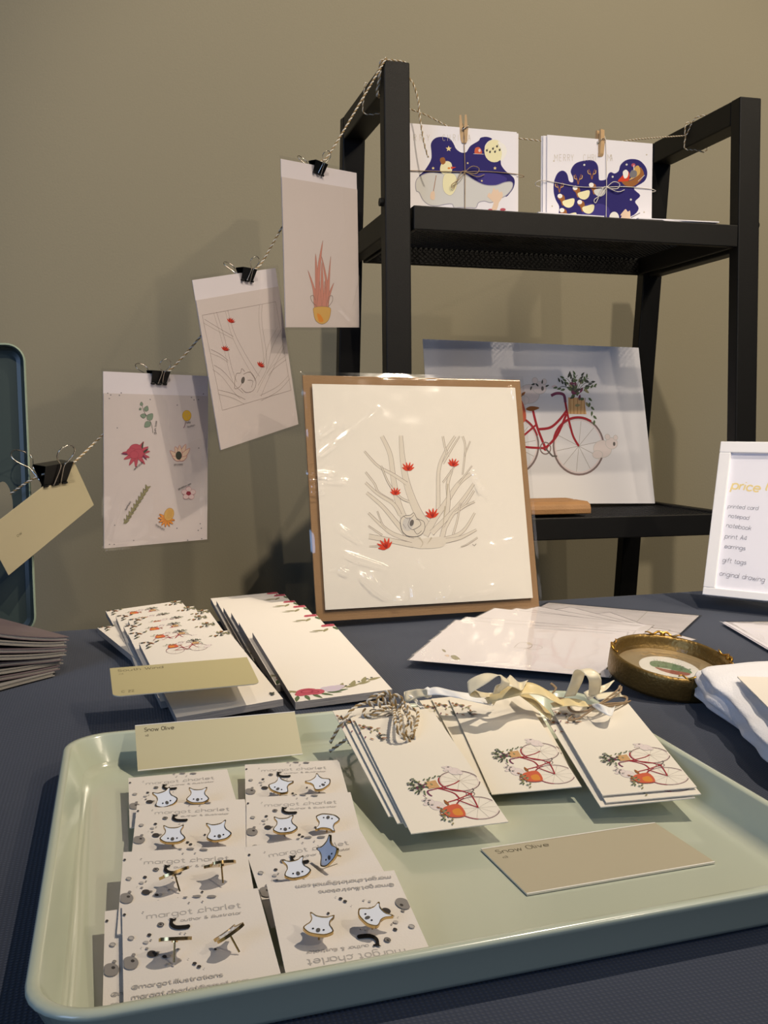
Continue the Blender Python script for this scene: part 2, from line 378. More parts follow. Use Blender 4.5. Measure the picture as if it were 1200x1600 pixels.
TB = lambda x: 1.236+.059*(x+.03)            # back edge of the table at x
tl = empty('folding_table', T((.35, .75, 0)))
tag(tl, 'long trestle table under the dark navy cloth', 'table')
mb = MB(); mb.add([(-1.35, -.445, .712), (1.3, -.445, .712), (1.3, TB(1.65)-.77, .712), (-1.35, TB(-1.0)-.77, .712), (-1.35, -.445, .736), (1.3, -.445, .736), (1.3, TB(1.65)-.77, .736), (-1.35, TB(-1.0)-.77, .736)],
   [(0,3,2,1),(4,5,6,7),(0,1,5,4),(1,2,6,5),(2,3,7,6),(3,0,4,7)])
mb.build('tabletop', mat('table_laminate', (200, 196, 188), .5), tl)
for sx in (-1.25, 1.2):
    for sy in (-.38, .36):
        m2 = MB(); m2.beam((sx, sy, 0), (sx, sy, .712), .03, .03); m2.build('leg', BLACK, tl)

clothm = mat('navy_cloth', (66, 72, 92), .92, spec=.15, sheen=.15)
t = clothm.node_tree; b = t.nodes['Principled BSDF']                # woven threads
tc = t.nodes.new('ShaderNodeTexCoord'); w1 = t.nodes.new('ShaderNodeTexWave'); w2 = t.nodes.new('ShaderNodeTexWave')
w1.bands_direction = 'X'; w2.bands_direction = 'Y'; w1.inputs['Scale'].default_value = 130; w2.inputs['Scale'].default_value = 130
w1.inputs['Distortion'].default_value = w2.inputs['Distortion'].default_value = 1.2
ad = t.nodes.new('ShaderNodeMath'); ad.operation = 'MULTIPLY'
nz = t.nodes.new('ShaderNodeTexNoise'); nz.inputs['Scale'].default_value = 5; nz.inputs['Detail'].default_value = 8
rm = t.nodes.new('ShaderNodeMix'); rm.data_type = 'RGBA'; rm.inputs[6].default_value = (.023, .029, .045, 1); rm.inputs[7].default_value = (.060, .071, .104, 1)
a2 = t.nodes.new('ShaderNodeMath'); a2.operation = 'MULTIPLY_ADD'; a2.inputs[1].default_value = .45
bp = t.nodes.new('ShaderNodeBump'); bp.inputs['Strength'].default_value = .5; bp.inputs['Distance'].default_value = .0006
for w_ in (w1, w2): t.links.new(tc.outputs['Object'], w_.inputs[0])
t.links.new(tc.outputs['Object'], nz.inputs['Vector'])
t.links.new(w1.outputs['Fac'], ad.inputs[0]); t.links.new(w2.outputs['Fac'], ad.inputs[1])
t.links.new(ad.outputs[0], a2.inputs[0]); t.links.new(nz.outputs[0], a2.inputs[2]); t.links.new(a2.outputs[0], rm.inputs[0])
sub = t.nodes.new('ShaderNodeMath'); sub.operation = 'SUBTRACT'; sub.inputs[1].default_value = .15
t.links.new(a2.outputs[0], sub.inputs[0]); t.links.new(sub.outputs[0], rm.inputs[0])
t.links.new(rm.outputs[2], b.inputs['Base Color']); t.links.new(ad.outputs[0], bp.inputs['Height']); t.links.new(bp.outputs[0], b.inputs['Normal'])
def cloth():
    xs = [-1.01+2.67*i/150 for i in range(151)]
    prof = []                                                      # (fraction across the top, drop)
    for k in range(9): prof.append(('front', .42*(1-k/9)))
    for k in range(61): prof.append(('top', k/60))
    for k in range(1, 7): prof.append(('back', .28*k/6))
    v = []; f = []
    for j, (kind, q) in enumerate(prof):
        for x in xs:
            y0 = .297-.035*(x-.4); y1 = TB(x)-.002
            if kind == 'top':
                y = y0+(y1-y0)*q; z = .7392
                e = min((y-y0), (y1-y))/.006
                if e < 1: z -= .003*(1-e)**2
                z += .0004*noise.noise(Vector((x*9, y*9, 0)))
                # two soft creases behind the print
                for (a0, b0, a1, b1) in ((.40, .98, .30, 1.17), (.22, 1.02, .36, 1.13)):
                    d = Vector((a1-a0, b1-b0)); L = d.length; d /= L; p = Vector((x-a0, y-b0)); s = p.dot(d)
                    if 0 < s < L: z += .0016*math.exp(-((p.x*d.y-p.y*d.x)/.006)**2)*math.sin(math.pi*s/L)
            elif kind == 'front':
                y = y0-.004-.02*q+.018*q*math.sin(x*19)*1.6-.004; z = .733-q
            else: y = y1+.003+.004*math.sin(x*23)*q*3; z = .734-q
            v.append((x, y, z))
    n = len(xs)
    for j in range(len(prof)-1):
        for i in range(n-1): k = j*n+i; f.append((k, k+1, k+n+1, k+n))
    o = new_obj('tablecloth', v, f, clothm, smooth=True)
    return tag(o, 'dark navy woven cloth covering the whole table', 'tablecloth')
cloth()

# ------------------------------------------------------------ black steel shelf unit behind the table
SX0, SX1 = .361, .966
sh = empty('shelf_unit', T((SX0, 1.33, 0)))
tag(sh, 'black steel shelf unit with mesh shelves standing behind the table', 'shelf')
O = Vector((SX0, 1.33, 0)); LW = .037
front_x = lambda z: .006*(1.48-z)                                   # the legs spread very slightly
yb = lambda z: 1.577-.0+(1.48-z)*.128                               # front face of the sloping rear legs
yf = lambda z: 1.33-(1.48-z)*.012
for sx in (0, 1):
    X = lambda z: (SX0+LW/2+.008*(1.48-z)*.8 if sx == 0 else .955-LW/2+.012*(1.48-z))
    mb = MB(); mb.beam(Vector((X(0), yf(0)+.012, 0))-O, Vector((X(1.48), yf(1.48)+.012, 1.48))-O, LW, .024); bevel(mb.build('leg', BLACK, sh), .002)
    mb = MB(); mb.beam(Vector((X(0), yb(0)+.012, 0))-O, Vector((X(1.48), yb(1.48)+.012, 1.48))-O, LW, .024); bevel(mb.build('leg', BLACK, sh), .002)
    mb = MB(); mb.beam(Vector((X(1.46), 1.354, 1.4615))-O, Vector((X(1.46), 1.578, 1.4615))-O, LW-.001, .036); bevel(mb.build('top_rail', BLACK, sh), .002)
def mesh_shelf(z, name):
    xi0 = SX0+LW+.004+.008*(1.48-z)*.8; xi1 = .955-LW-.001+.012*(1.48-z); y0 = yf(z)-.001; y1 = yb(z)+.018
    mb = MB(); hL = .030
    mb.box((xi0-O.x, y0-O.y, z-hL-.003), (xi1-O.x, y0+.006-O.y, z))                 # front lip
    mb.box((xi0-O.x, y1-.006-O.y, z-hL-.003), (xi1-O.x, y1-O.y, z))
    mb.box((xi0-O.x, y0+.006-O.y, z-hL-.003), (xi0+.006-O.x, y1-.006-O.y, z)); mb.box((xi1-.006-O.x, y0+.006-O.y, z-hL-.003), (xi1-O.x, y1-.006-O.y, z))
    for ya, yc in ((y0+.006, y0+.011), (y1-.011, y1-.006)): mb.box((xi0+.006-O.x, ya-O.y, z-hL-.003), (xi1-.006-O.x, yc-O.y, z-hL+.0005))
    tray = bevel(mb.build('shelf', BLACK, sh), .0015)
    ms = MB(); zz = z-.004; xa, xb, ya, yc = xi0+.006, xi1-.006, y0+.006, y1-.006; p = .0092
    n = int((xb-xa+yc-ya)/p)
    for k in range(n):
        c = xa+k*p
        for sgn in (1, -1):
            # diagonal wires clipped to the frame
            if sgn == 1: pts = [(c, ya), (c-(yc-ya), yc)]
            else: pts = [(c-(yc-ya), ya), (c, yc)]
            (ax, ay), (bx, by) = pts
            def cut(ax, ay, bx, by):
                t0, t1 = 0, 1
                for q, d in ((xa-ax, bx-ax), (ax-xb, ax-bx)):
                    if d > 0: t0 = max(t0, q/d)
                    elif d < 0: t1 = min(t1, q/d)
                return t0, t1
            t0, t1 = cut(ax, ay, bx, by)
            if t1-t0 < .01: continue
            a = Vector((ax+(bx-ax)*t0, ay+(by-ay)*t0, zz)); b_ = Vector((ax+(bx-ax)*t1, ay+(by-ay)*t1, zz))
            ms.beam(a-O, b_-O, .0016, .0010, side=(b_-a).cross(Vector((0, 0, 1))))
    ms.build('mesh_panel', BLACK, tray)
    for sx, s in ((0, -1), (1, 1)):
        xr = (SX0+LW/2+.008*(1.48-z)*.8) if sx == 0 else .955-LW/2+.012*(1.48-z)
        mr = MB(); mr.beam(Vector((xr, y0+.026, z-.02))-O, Vector((xr, yb(z)+.002, z-.02))-O, .022, .034, side=(1, 0, 0)); bevel(mr.build('side_rail', BLACK, sh), .0015)
        mc = MB(); xs = xr+s*LW/2
        mc.tube([Vector((xs, y0+.013, z+.004))-O, Vector((xs+s*.005, y0+.013, z+.004))-O], .0055, 12); mc.build('bolt', BLACK, sh)
for z in (1.289, .849, .41): mesh_shelf(z, 'shelf')

# ------------------------------------------------------------ twine, clips and pins
WT = mat('white_thread', (228, 222, 208), .9, bump=.4, bscale=3000); GT = mat('gold_thread', (158, 132, 88), .85, bump=.4, bscale=3000); JT = mat('jute', (166, 142, 112), .95, bump=.6, bscale=2500)
mb = MB()
twine_mesh(mb, [at(603, 90, Y=1.329), at(598, 100, Y=1.327), at(560, 165, Y=1.325), at(513, 243, Y=1.322), at(498, 256, Y=1.316), at(470, 306, Y=1.31), at(438, 360, Y=1.303), at(405, 416, Y=1.292), at(386, 424, Y=1.286),
                at(350, 478, Y=1.285), at(310, 530, Y=1.282), at(264, 580, Y=1.276), at(248, 584, Y=1.272), at(205, 636, Y=1.262), at(158, 682, Y=1.25), at(112, 725, Y=1.213), at(83, 735, Y=1.199), at(45, 752, Y=1.195), at(16, 772, Y=1.205)], r=.00135)
for a0 in (0, .0035, .007):                                          # knot round the top corner of the shelf

    ring = [Vector((SX0-.0018, 1.336+a0, 1.4815)), Vector((SX0-.0022, 1.342+a0, 1.460)), Vector((SX0-.0018, 1.352+a0, 1.4415)), Vector((SX0+LW/2, 1.358+a0, 1.4405)), Vector((SX0+LW+.0018, 1.362+a0, 1.4415)), Vector((SX0+LW+.002, 1.352+a0, 1.462)), Vector((SX0+LW+.001, 1.345+a0, 1.4825)), Vector((SX0+LW/2, 1.338+a0, 1.4835)), Vector((SX0-.0018, 1.336+a0, 1.4815))]
    twine_mesh(mb, ring, r=.0012)
tag(mb.build('bakers_twine', [WT, GT]), 'white and gold twisted twine sloping down left from the shelf top, cards clipped on it', 'string')
mb = MB()
zr = 1.4795
twine_mesh(mb, [Vector((SX0-.002, 1.43, 1.482)), Vector((SX0+LW/2, 1.43, 1.4815)), Vector((SX0+LW+.002, 1.425, 1.475)), Vector((SX0+LW+.002, 1.42, 1.45)), Vector((SX0+LW/2, 1.43, 1.4405)), Vector((SX0-.002, 1.435, 1.4415)), Vector((SX0-.003, 1.43, 1.462)), Vector((SX0-.002, 1.428, 1.482))], r=.001)
P2 = [Vector((SX0+LW+.002, 1.42, 1.452)), at(645, 172, Y=1.40), at(668, 181, Y=1.393), at(705, 200, Y=1.3925), at(726, 206, Y=1.3925), at(780, 213, Y=1.393), at(835, 219, Y=1.393), at(885, 225, Y=1.393), at(937, 230, Y=1.3925), at(985, 219, Y=1.40), at(1045, 204, Y=1.44)]
e = Vector((.955-LW-.001, 1.475, 1.462)); P2[-1] = e
twine_mesh(mb, P2, r=.0011)
xr = .955-LW
twine_mesh(mb, [e, Vector((xr-.002, 1.475, 1.4415)), Vector((xr+LW/2, 1.475, 1.4405)), Vector((.957, 1.475, 1.4415)), Vector((.957, 1.475, 1.482)), Vector((xr+LW/2, 1.475, 1.4825)), Vector((xr-.002, 1.472, 1.481)), e, e+Vector((.004, -.02, .022)), e+Vector((.02, -.03, .026))], r=.0011)
# loose end hanging beside the front leg
twine_mesh(mb, [Vector((SX0+LW+.002, 1.36, 1.475)), at(645, 130, Y=1.352), at(653, 155, Y=1.35), at(655, 175, Y=1.35), at(658, 197, Y=1.35), at(663, 225, Y=1.35), at(669, 246, Y=1.352)], r=.0013)
tag(mb.build('bakers_twine', [WT, GT]), 'twine strung across the top of the shelf with two clothespins and a loose end', 'string')

CHROME = mat('nickel_wire', (210, 205, 195), .18, metal=1); CLIP = mat('clip_black', (12, 12, 12), .35, spec=.4)
def binder_clip(M, w, label):
    """Origin at the middle of the jaw line; x along the jaw, y up, z towards the viewer."""
    h = w*.62; d = w*.28; r = empty('binder_clip', M); tag(r, label, 'clip', None)
    mb = MB(); tk = .0006; hw = w/2
    def plate(p, q, wa, wb):                                        # plate from p to q in the yz plane
        py, pz = p; qy, qz = q; n = Vector((0, qz-pz, -(qy-py))).normalized()*tk
        v = [Vector((-wa, py, pz)), Vector((wa, py, pz)), Vector((wb, qy, qz)), Vector((-wb, qy, qz))]
        mb.add(v+[a+n for a in v], [(0,1,2,3),(7,6,5,4),(0,4,5,1),(1,5,6,2),(2,6,7,3),(3,7,4,0)])
    plate((0, .0008), (h, d), hw*.82, hw); plate((0, -.0008), (h, -d), hw*.82, hw); plate((h, -d), (h, d), hw, hw)
    mb.build('clip_body', CLIP, r)
    m3 = MB()
    for s in (1, -1):
        for a, b in ((-.84, -.52), (-.26, .22), (.50, .84)): m3.tube([(a*hw, .0002, s*.0016), (b*hw, .0002, s*.0016)], .0014, 8)
    m3.build('jaw_roll', CLIP, r)
    for s, lean in ((1, .02), (-1, .32)):
        wire = [(-.26*hw, -.001), (-.20*hw, .3*h), (-.12*hw, h*1.02), (-.34*hw, h*1.28), (-.60*hw, h*1.62), (-.50*hw, h*1.96), (0, h*2.16), (.50*hw, h*1.96), (.60*hw, h*1.62), (.34*hw, h*1.28), (.12*hw, h*1.02), (.20*hw, .3*h), (.26*hw, -.001)]
        if s > 0: k0 = math.atan2(d, h)+lean
        else: k0 = math.atan2(d, h)+lean
        pts = [(x+(.10*hw if s > 0 else -.42*hw)+(0 if s > 0 else -.25*y_), y_*math.cos(k0), s*(y_*math.sin(k0)+.0022)) for x, y_ in wire]
        m4 = MB(); m4.tube(smooth_pts(pts, 5), w*.022, 6); m4.build('wire_handle', CHROME, r, smooth=True)
    return r
WOODM = mat('pin_wood', (196, 164, 122), .7, var=.15, vscale=60, stretch=(1, 1, 6))
def clothespin(M, label):
    r = empty('clothespin', M); tag(r, label, 'clothespin', None); L = .042
    for s in (1, -1):
        mb = MB(); pr = [(-L*.45, .0005), (-L*.30, .0012), (-L*.1, .0004), (L*.05, .001), (L*.50, .0026), (L*.50, .0052), (0, .0062), (-L*.35, .0050), (-L*.45, .0030)]
        v = [(x, y, s*z) for x in (-.004, .004) for y, z in pr]; n = len(pr)
        mb.add(v, [tuple(range(n)), tuple(range(2*n-1, n-1, -1))]+[(k, (k+1) % n, (k+1) % n+n, k+n) for k in range(n)]); mb.build('wooden_half', WOODM, r)
    mb = MB(); mb.tube([(-.0065, L*.02, 0), (.0065, L*.02, 0)], .0022, 10)
    mb.tube(smooth_pts([(-.005, L*.02, .002), (-.005, L*.1, .0068), (0, L*.16, .0072), (.005, L*.1, .0068), (.005, L*.02, .002)], 4), .0006, 6)
    mb.build('spring', CHROME, r, smooth=True)
    return r

# ------------------------------------------------------------ reusable drawings
def flower(a, x, y, s, ang=0, w=.0004):
    for k in (-60, -36, -12, 12, 36, 60): a.leafs(x, y, s*(1 if abs(k) < 40 else .85), s*.26, ang+math.radians(k), 'red')
    for k in (-20, 5, 25): a.leafs(x, y, s*.62, s*.12, ang+math.radians(k), 'red2')
    a.oval(x, y, s*.16, s*.12, 'red2', ang)
def branch(a, pts, w0, w1, lw, wash='bark', sh=None):
    """One limb: a wash with a pencil line along both sides. w in metres."""
    if wash: a.line(pts, w0, wash, 6, w1=w1)
    i0 = len(a.p)
    q = smooth_pts(a._t(pts), 6); n = len(q)
    for sd in (1, -1):
        e = []
        for i, p in enumerate(q):
            t_ = (q[min(i+1, n-1)]-q[max(i-1, 0)]).normalized(); nn = Vector((-t_.y, t_.x)); e.append(p+nn*sd*(w0+(w1-w0)*i/(n-1))/2)
        L = []; R = []
        for i, p in enumerate(e):
            t_ = (e[min(i+1, n-1)]-e[max(i-1, 0)])
            t_ = t_.normalized() if t_.length > 1e-9 else Vector((1, 0)); nn = Vector((-t_.y, t_.x))*lw/2
            L.append(p+nn); R.append(p-nn)
        a.p.append((L, R, 'line' if sd > 0 else 'fine'))
        if sh and sd > 0: pass
def bicycle(lw=.0009, detail=1):
    """Side view, 1.0 long, wheels on y = 0, front to the right."""
    a = Art(); w = lw
    def wheel(cx, cy, r):
        a.oval(cx, cy, r, r, 'tyre', w=w*1.5, n=40); a.oval(cx, cy, r*.93, r*.93, 'pink', w=w*.6, n=40)
        for k in range(10):
            t_ = k*math.pi/5+.2; a.line([(cx, cy), (cx+r*.9*math.cos(t_), cy+r*.9*math.sin(t_))], w*.28, 'fine', 0)
    wheel(.22, .22, .22); wheel(.79, .22, .22)
    # koala riding at the back, sleeping koala in front
    def kl(x, y, s):
        for (dx, dy, rx, ry) in ((0, 0, .09, .075), (.09, .05, .06, .05), (.05, .105, .025, .025), (.13, .10, .022, .022), (-.05, -.05, .05, .035)):
            a.oval(x+dx*s, y+dy*s, rx*s, ry*s, 'furpale'); a.oval(x+dx*s, y+dy*s, rx*s, ry*s, 'koala', w=w*.4)
        a.oval(x+.115*s, y+.045*s, .012*s, .018*s, 'kdark')
    kl(.36, .62, 1); kl(1.00, .20, .9)
    a.line([(.79, .22), (.74, .30), (.70, .44), (.675, .56)], w*1.7, 'frame')
    a.line([(.69, .50), (.62, .42), (.54, .36), (.43, .345)], w*1.9, 'frame'); a.line([(.685, .47), (.60, .30), (.50, .20)], w*1.9, 'frame')
    a.line([(.50, .20), (.43, .36), (.39, .50)], w*1.9, 'frame'); a.line([(.50, .20), (.36, .205), (.22, .22)], w*1.6, 'frame'); a.line([(.42, .38), (.32, .30), (.22, .22)], w*1.5, 'frame')
    a.line([(.79+.225*math.cos(t_), .22+.225*math.sin(t_)) for t_ in [math.radians(60+k*12) for k in range(10)]], w*1.6, 'frame')
    a.line([(.22+.225*math.cos(t_), .22+.225*math.sin(t_)) for t_ in [math.radians(20+k*14) for k in range(11)]], w*1.3, 'frame')
    a.line([(.675, .56), (.66, .62), (.60, .63), (.55, .61)], w*2.2, 'plum')
    a.leafs(.33, .50, .12, .035, .1, 'brown')
    a.oval(.50, .20, .045, .045, 'tyre', w=w*.9); a.oval(.50, .20, .02, .02, 'frame'); a.line([(.50, .20), (.56, .14), (.60, .14)], w*1.2, 'kdark', 0)
    # front basket with greenery
    a.fill([(.70, .47), (.86, .47), (.84, .60), (.70, .60)], 'basket', 0)
    for k in range(5): a.line([(.72+k*.03, .47), (.715+k*.034, .60)], w*.4, 'brown', 0)
    rnd = random.Random(4)
    for k in range(34):
        x = .77+rnd.gauss(0, .05); y = .65+rnd.gauss(0, .045); a.leafs(x, y, .05, .022, rnd.uniform(0, 6.3), rnd.choice(['leaf', 'leafd', 'leafo', 'leaf', 'plum', 'pink']))
    for k in range(9):
        t_ = math.radians(20+k*18); a.line([(.77, .64), (.77+.10*math.cos(t_), .66+.09*math.sin(t_)), (.77+.17*math.cos(t_)+.02, .64+.14*math.sin(t_))], w*.35, 'leafd')
        for q in (.6, .8, 1): a.leafs(.77+.17*q*math.cos(t_), .64+.14*q*math.sin(t_), .04, .016, t_+.5*(-1)**k, 'leafd' if k % 2 else 'leaf')
    for k in range(6): a.leafs(.88+.01*k, .60-.035*k, .04, .018, -1.2+.5*(-1)**k, 'leaf')
    # rear basket of berries
    a.fill([(.10, .40), (.32, .40), (.30, .56), (.20, .60), (.10, .55)], 'berry'); a.fill([(.12, .42), (.24, .42), (.22, .5), (.13, .5)], 'orange')
    for k in range(24):
        x = .17+rnd.gauss(0, .06); y = .60+rnd.gauss(0, .028); a.leafs(x, y, .045, .02, rnd.uniform(0, 6.3), rnd.choice(['leafo', 'leaf', 'leafo', 'brown']))
    for k in range(5): a.leafs(.50-.03*k, .68+.02*(k % 2), .035, .013, .4+k, 'leafd')
    return a
BIKE = bicycle(.0085)          # pen width in bicycle lengths
def sprig(a, x, y, s, m='leafd', n=7, seed=1):
    r = random.Random(seed)
    for k in range(n):
        px = x+s*(k/n-.5)*2; py = y-s*.25*(k/n)+r.uniform(-.08, .08)*s
        for q in range(2): a.leafs(px+r.uniform(-.1, .1)*s, py+r.uniform(-.2, .2)*s, s*.2, s*.07, r.uniform(0, 6.28), m if r.random() < .65 else 'leafo')
    return a
def rosebunch(a, x, y, s, full=True):
    if full:
        for k in range(7): a.leafs(x+s*(.3+.09*k), y+s*(.04*k*k*.12-.02), s*.22, s*.07, .3+.8*(k % 2), 'leafo'); a.oval(x+s*(.5+.07*k), y+s*(.06+.03*k), s*.02, s*.02, 'leafd')
        for k in range(6): a.leafs(x-s*(.15+.1*k), y+s*(.02+.05*k), s*.18, s*.06, 2.4+.7*(k % 2), 'leafo')
        for k in range(6): a.leafs(x+s*(.1*k-.2), y-s*.08, s*.2, s*.06, -1.9+.4*k, 'leaf')
        for dx, dy, r_ in ((.3, .02, .13), (.4, .06, .08), (.22, .05, .08)): a.oval(x+s*dx, y+s*dy, s*r_, s*r_*.8, 'lilac'); a.oval(x+s*dx, y+s*dy, s*r_*.5, s*r_*.4, 'koala', w=s*.012)
        for k in range(4): a.oval(x-s*(.45+.03*k), y+s*(.25+.07*k), s*.025, s*.025, 'lilac')
    for dx, dy, r_ in ((-.05, .02, .15), (.06, -.02, .12), (-.14, -.03, .09)): a.oval(x+s*dx, y+s*dy, s*r_, s*r_*.8, 'rose')
    for dx, dy, r_ in ((-.05, .03, .08), (.05, -.02, .05)): a.oval(x+s*dx, y+s*dy, s*r_, s*r_*.7, 'rosed', w=s*.02)
    return a

# ------------------------------------------------------------ cards hanging on the twine
HANG = mat('hung_card', (206, 196, 194), .7, spec=.2, bump=.1, bscale=900); HANGB = mat('hung_backing', (222, 216, 222), .6, spec=.3)
def hung(P, art, label, strip, seed, ridges=()):
    """strip: how far the plain backing shows above the printed card."""
    r = empty('hanging_print', P.M); tag(r, label, 'print')
    slab('backing_card', P.w, P.h, .0006, HANGB, parent=r, M=T((0, 0, -.0012)))
    slab('printed_card', P.w, P.h-strip, .0004, HANG, art, parent=r, M=T((0, 0, -.0004)))
    sleeve('plastic_sleeve', P.w, P.h, r, Matrix.Identity(4), ridges=ridges, seed=seed, nu=60, n0=.001, amp=.0009, margin=.0035)
    return r
PA = from_tl((.2086, 1.2635, 1.3216), (.809, .5828, .0763), (.0341, .0831, -.996), .148, .21)
a = Art(PA.crop(400, 200, 4.4444))
LN = .00045
for pts in ([(405,1240),(395,1120),(360,985),(415,1130),(425,1240)], [(420,1240),(412,1060),(415,870),(432,1040),(440,1240)], [(430,1240),(425,1000),(465,780),(455,900),(445,1050),(450,1240)],
            [(470,1240),(485,1100),(455,885),(500,1080),(490,1240)], [(480,1240),(498,1060),(520,890),(515,1010),(505,1240)], [(490,1240),(510,1140),(542,1075),(520,1150),(500,1240)], [(450,1240),(450,1100),(458,930),(470,1080),(468,1240)],
            [(425,1240),(435,1150),(440,1060),(450,1150),(455,1240)], [(462,1240),(472,1150),(478,1060),(486,1150),(488,1240)]):
    a.fill(pts, 'terra', 4); a.line(pts, LN*.7, 'line', 4, True)
a.line([(420,1235),(390,1205),(380,1170),(400,1165),(412,1195)], LN*1.6, 'line'); a.line([(500,1245),(530,1205),(532,1168),(510,1170),(500,1215)], LN*1.6, 'line')
pot = [(408,1245),(402,1290),(418,1340),(460,1362),(500,1340),(518,1290),(510,1245)]
a.fill(pot, 'ochre', 4); a.line(pot, LN, 'line', 4, True); a.fill([(425,1290),(450,1300),(470,1340),(440,1345)], 'orange', 4)
hung(PA, a, 'hanging sleeved print of a pink spiky plant in a yellow pot, highest on the twine', .022, 1, ridges=((.125,.02,.145,.075,.003,.003),(.10,.03,.135,.005,.003,.003)))

PB = from_tl((.0918, 1.2136, 1.1587), (.7761, .5906, .2211), (.1619, .1523, -.975), .148, .21)
a = Art(PB.crop(270, 360, 4.4444))
a.line([(205,590),(715,495)], LN*.8, 'line', 0); a.line([(715,495),(822,1110)], LN*.8, 'line', 0); a.line([(822,1110),(345,1250)], LN*.8, 'line', 0); a.line([(345,1250),(205,590)], LN*.8, 'line', 0)
lw = LN*.75
for pts, w0, w1 in (([(295,572),(335,700),(375,850),(400,960),(435,1060)], .0050, .0060), ([(375,560),(420,720),(500,880),(590,1030)], .0042, .0085), ([(218,630),(320,690),(420,745)], .0050, .0030),
                    ([(612,515),(610,640),(640,850),(640,960)], .0050, .0060), ([(742,680),(680,800),(640,950),(580,1060)], .0070, .0090), ([(770,800),(700,930),(640,1050),(600,1140)], .0040, .0090),
                    ([(265,840),(330,870),(385,910)], .0050, .0020), ([(282,950),(350,1000),(430,1100),(480,1150)], .0060, .0090), ([(316,1122),(420,1150),(500,1190)], .0050, .0060),
                    ([(785,885),(700,950),(660,1000)], .0050, .0040), ([(808,1020),(730,1100),(610,1165)], .0050, .0070)):
    branch(a, pts, w0, w1, lw, None)
for x, y, g in ((400,640,1.2), (362,835,1.1), (605,945,1.9)): 
    for k in range(6): a.leafs(x, y, 36, 10, -math.pi/2+math.radians(-60+24*k)+g*.3, 'red2' if k % 2 else 'red')
a.line([(500,980),(480,960),(470,990),(440,1000),(430,1095),(465,1085),(490,1040)], lw*1.4, 'line'); a.oval(488, 1040, 12, 24, 'kdark', .2)
a.line([(490,1000),(540,985),(578,1050),(560,1110),(510,1125),(475,1095)], lw*1.4, 'line'); a.line([(520,1040),(555,1045),(548,1090)], lw*1.2, 'line')
a.clip(0, 0, PB.w, PB.h)
hung(PB, a, 'hanging sleeved line drawing of a koala in branches with red flowers, tilted on the twine', .024, 5, ridges=((.142,.02,.146,.15,.003,.003),))

PC = from_tl((-.0141, 1.2311, 1.0494), (.8824, .4706, -.003), (-.0203, .0318, -.9993), .148, .215)
a = Art(PC.crop(120, 540, 4.571))
for x, y in ((222,340),(243,353),(318,338),(305,355),(233,378),(820,370),(838,388),(870,386),(905,345),(718,425),(525,385),(290,588),(872,732),(272,1283),(407,1392),(235,1420),(268,1420),(215,1462),(320,1452),(882,1272),(890,1305),(868,1320),(893,1380),(793,1390),(716,1305)):
    a.oval(x, y, 5, 4, 'grey')
a.line([(465,410),(480,470),(530,550),(545,625)], LN*1.2, 'leafd')
for x, y, l, g in ((463,430,28,-1.6),(462,448,20,2.6),(490,470,42,-1.2),(495,505,42,3.3),(505,530,58,-.85),(525,545,55,2.4)): a.leafs(x, y, l, l*.75, g, 'eucal', LN*.7, 'leafd')
a.oval(786, 500, 32, 38, 'yellow'); a.oval(786, 500, 32, 38, 'brown', w=LN*.7)
rnd = random.Random(3)
for k in range(14): a.oval(786+rnd.uniform(-20,20), 500+rnd.uniform(-26,26), 4, 4, 'ochre')
a.line([(780,540),(770,575),(762,588)], LN*1.6, 'plum')
for g in (-.5, -.15, .3, 2.7, 3.2, 1.6, 2.1, .9, -1.0): a.leafs(425, 770, 100, 26, g, 'rose', LN*.7, 'rosed')
a.leafs(470, 770, 55, 14, -.7, 'leafd'); a.leafs(465, 745, 62, 12, -1.45, 'leafd'); a.leafs(370, 775, 55, 14, 3.2, 'plum'); a.leafs(470, 780, 50, 14, .9, 'plum')
for x, y, r_ in ((420,742,46),(390,760,34),(440,770,38),(410,780,32)): a.oval(x, y, r_, r_*.85, 'rose'); a.oval(x, y, r_, r_*.85, 'rosed', w=LN*.8)
for g, l in ((-1.9,100),(-1.2,120),(-2.4,95),(-.85,110),(-1.57,105)): a.leafs(735, 815, l, 34, g, 'skin', LN, 'rose')
for g in (-2.6, -.55): a.leafs(735, 822, 62, 26, g, 'skin', LN, 'rose')
a.oval(728, 785, 22, 30, 'leafd')
for k in range(10):
    x = 345+k*17; y = 1260-k*27; a.leafs(x-12, y+10, 48, 15, -.5, 'leafo', LN*.5, 'leafd'); a.leafs(x+6, y+12, 40, 14, -1.9, 'leafo', LN*.5, 'leafd')
a.line([(342,1270),(420,1140),(508,1015)], LN*2.4, 'leafo')
for k in range(5): 
    g = k*1.257-1.57; a.oval(798+32*math.cos(g), 1055+30*math.sin(g), 20, 18, 'pink'); a.oval(798+32*math.cos(g), 1055+30*math.sin(g), 20, 18, 'rose', w=LN*.6)
a.oval(798, 1055, 17, 15, 'rosed')
for g in (1.2, 1.7, 2.2, 2.7, 3.2, .7, .2, 3.7): a.leafs(640, 1235, 62, 18, g, 'orange', LN*.6, 'brown')
a.oval(658, 1205, 34, 46, 'ochre', .35); a.oval(658, 1205, 34, 46, 'brown', .35, w=LN*.7)
for k in range(4): a.line([(640+k*10, 1235), (655+k*9, 1175)], LN*.6, 'brown', 0)
for txt, x, y, h, g in (('gum tree',562,632,-10,-1.45),('billy',785,555,-8,-.2),('button',792,585,-8,-.25),('waratah',412,888,-10,-.68),('protea',694,856,-9,-.05),('banksia',352,1175,-9,-1.05),('geraldton wax',722,1030,-7,-.42),('banksia',562,1285,-9,.5)):
    a.text(txt, x, y, h, 'dark', LN*.75, g, sx=1.0)
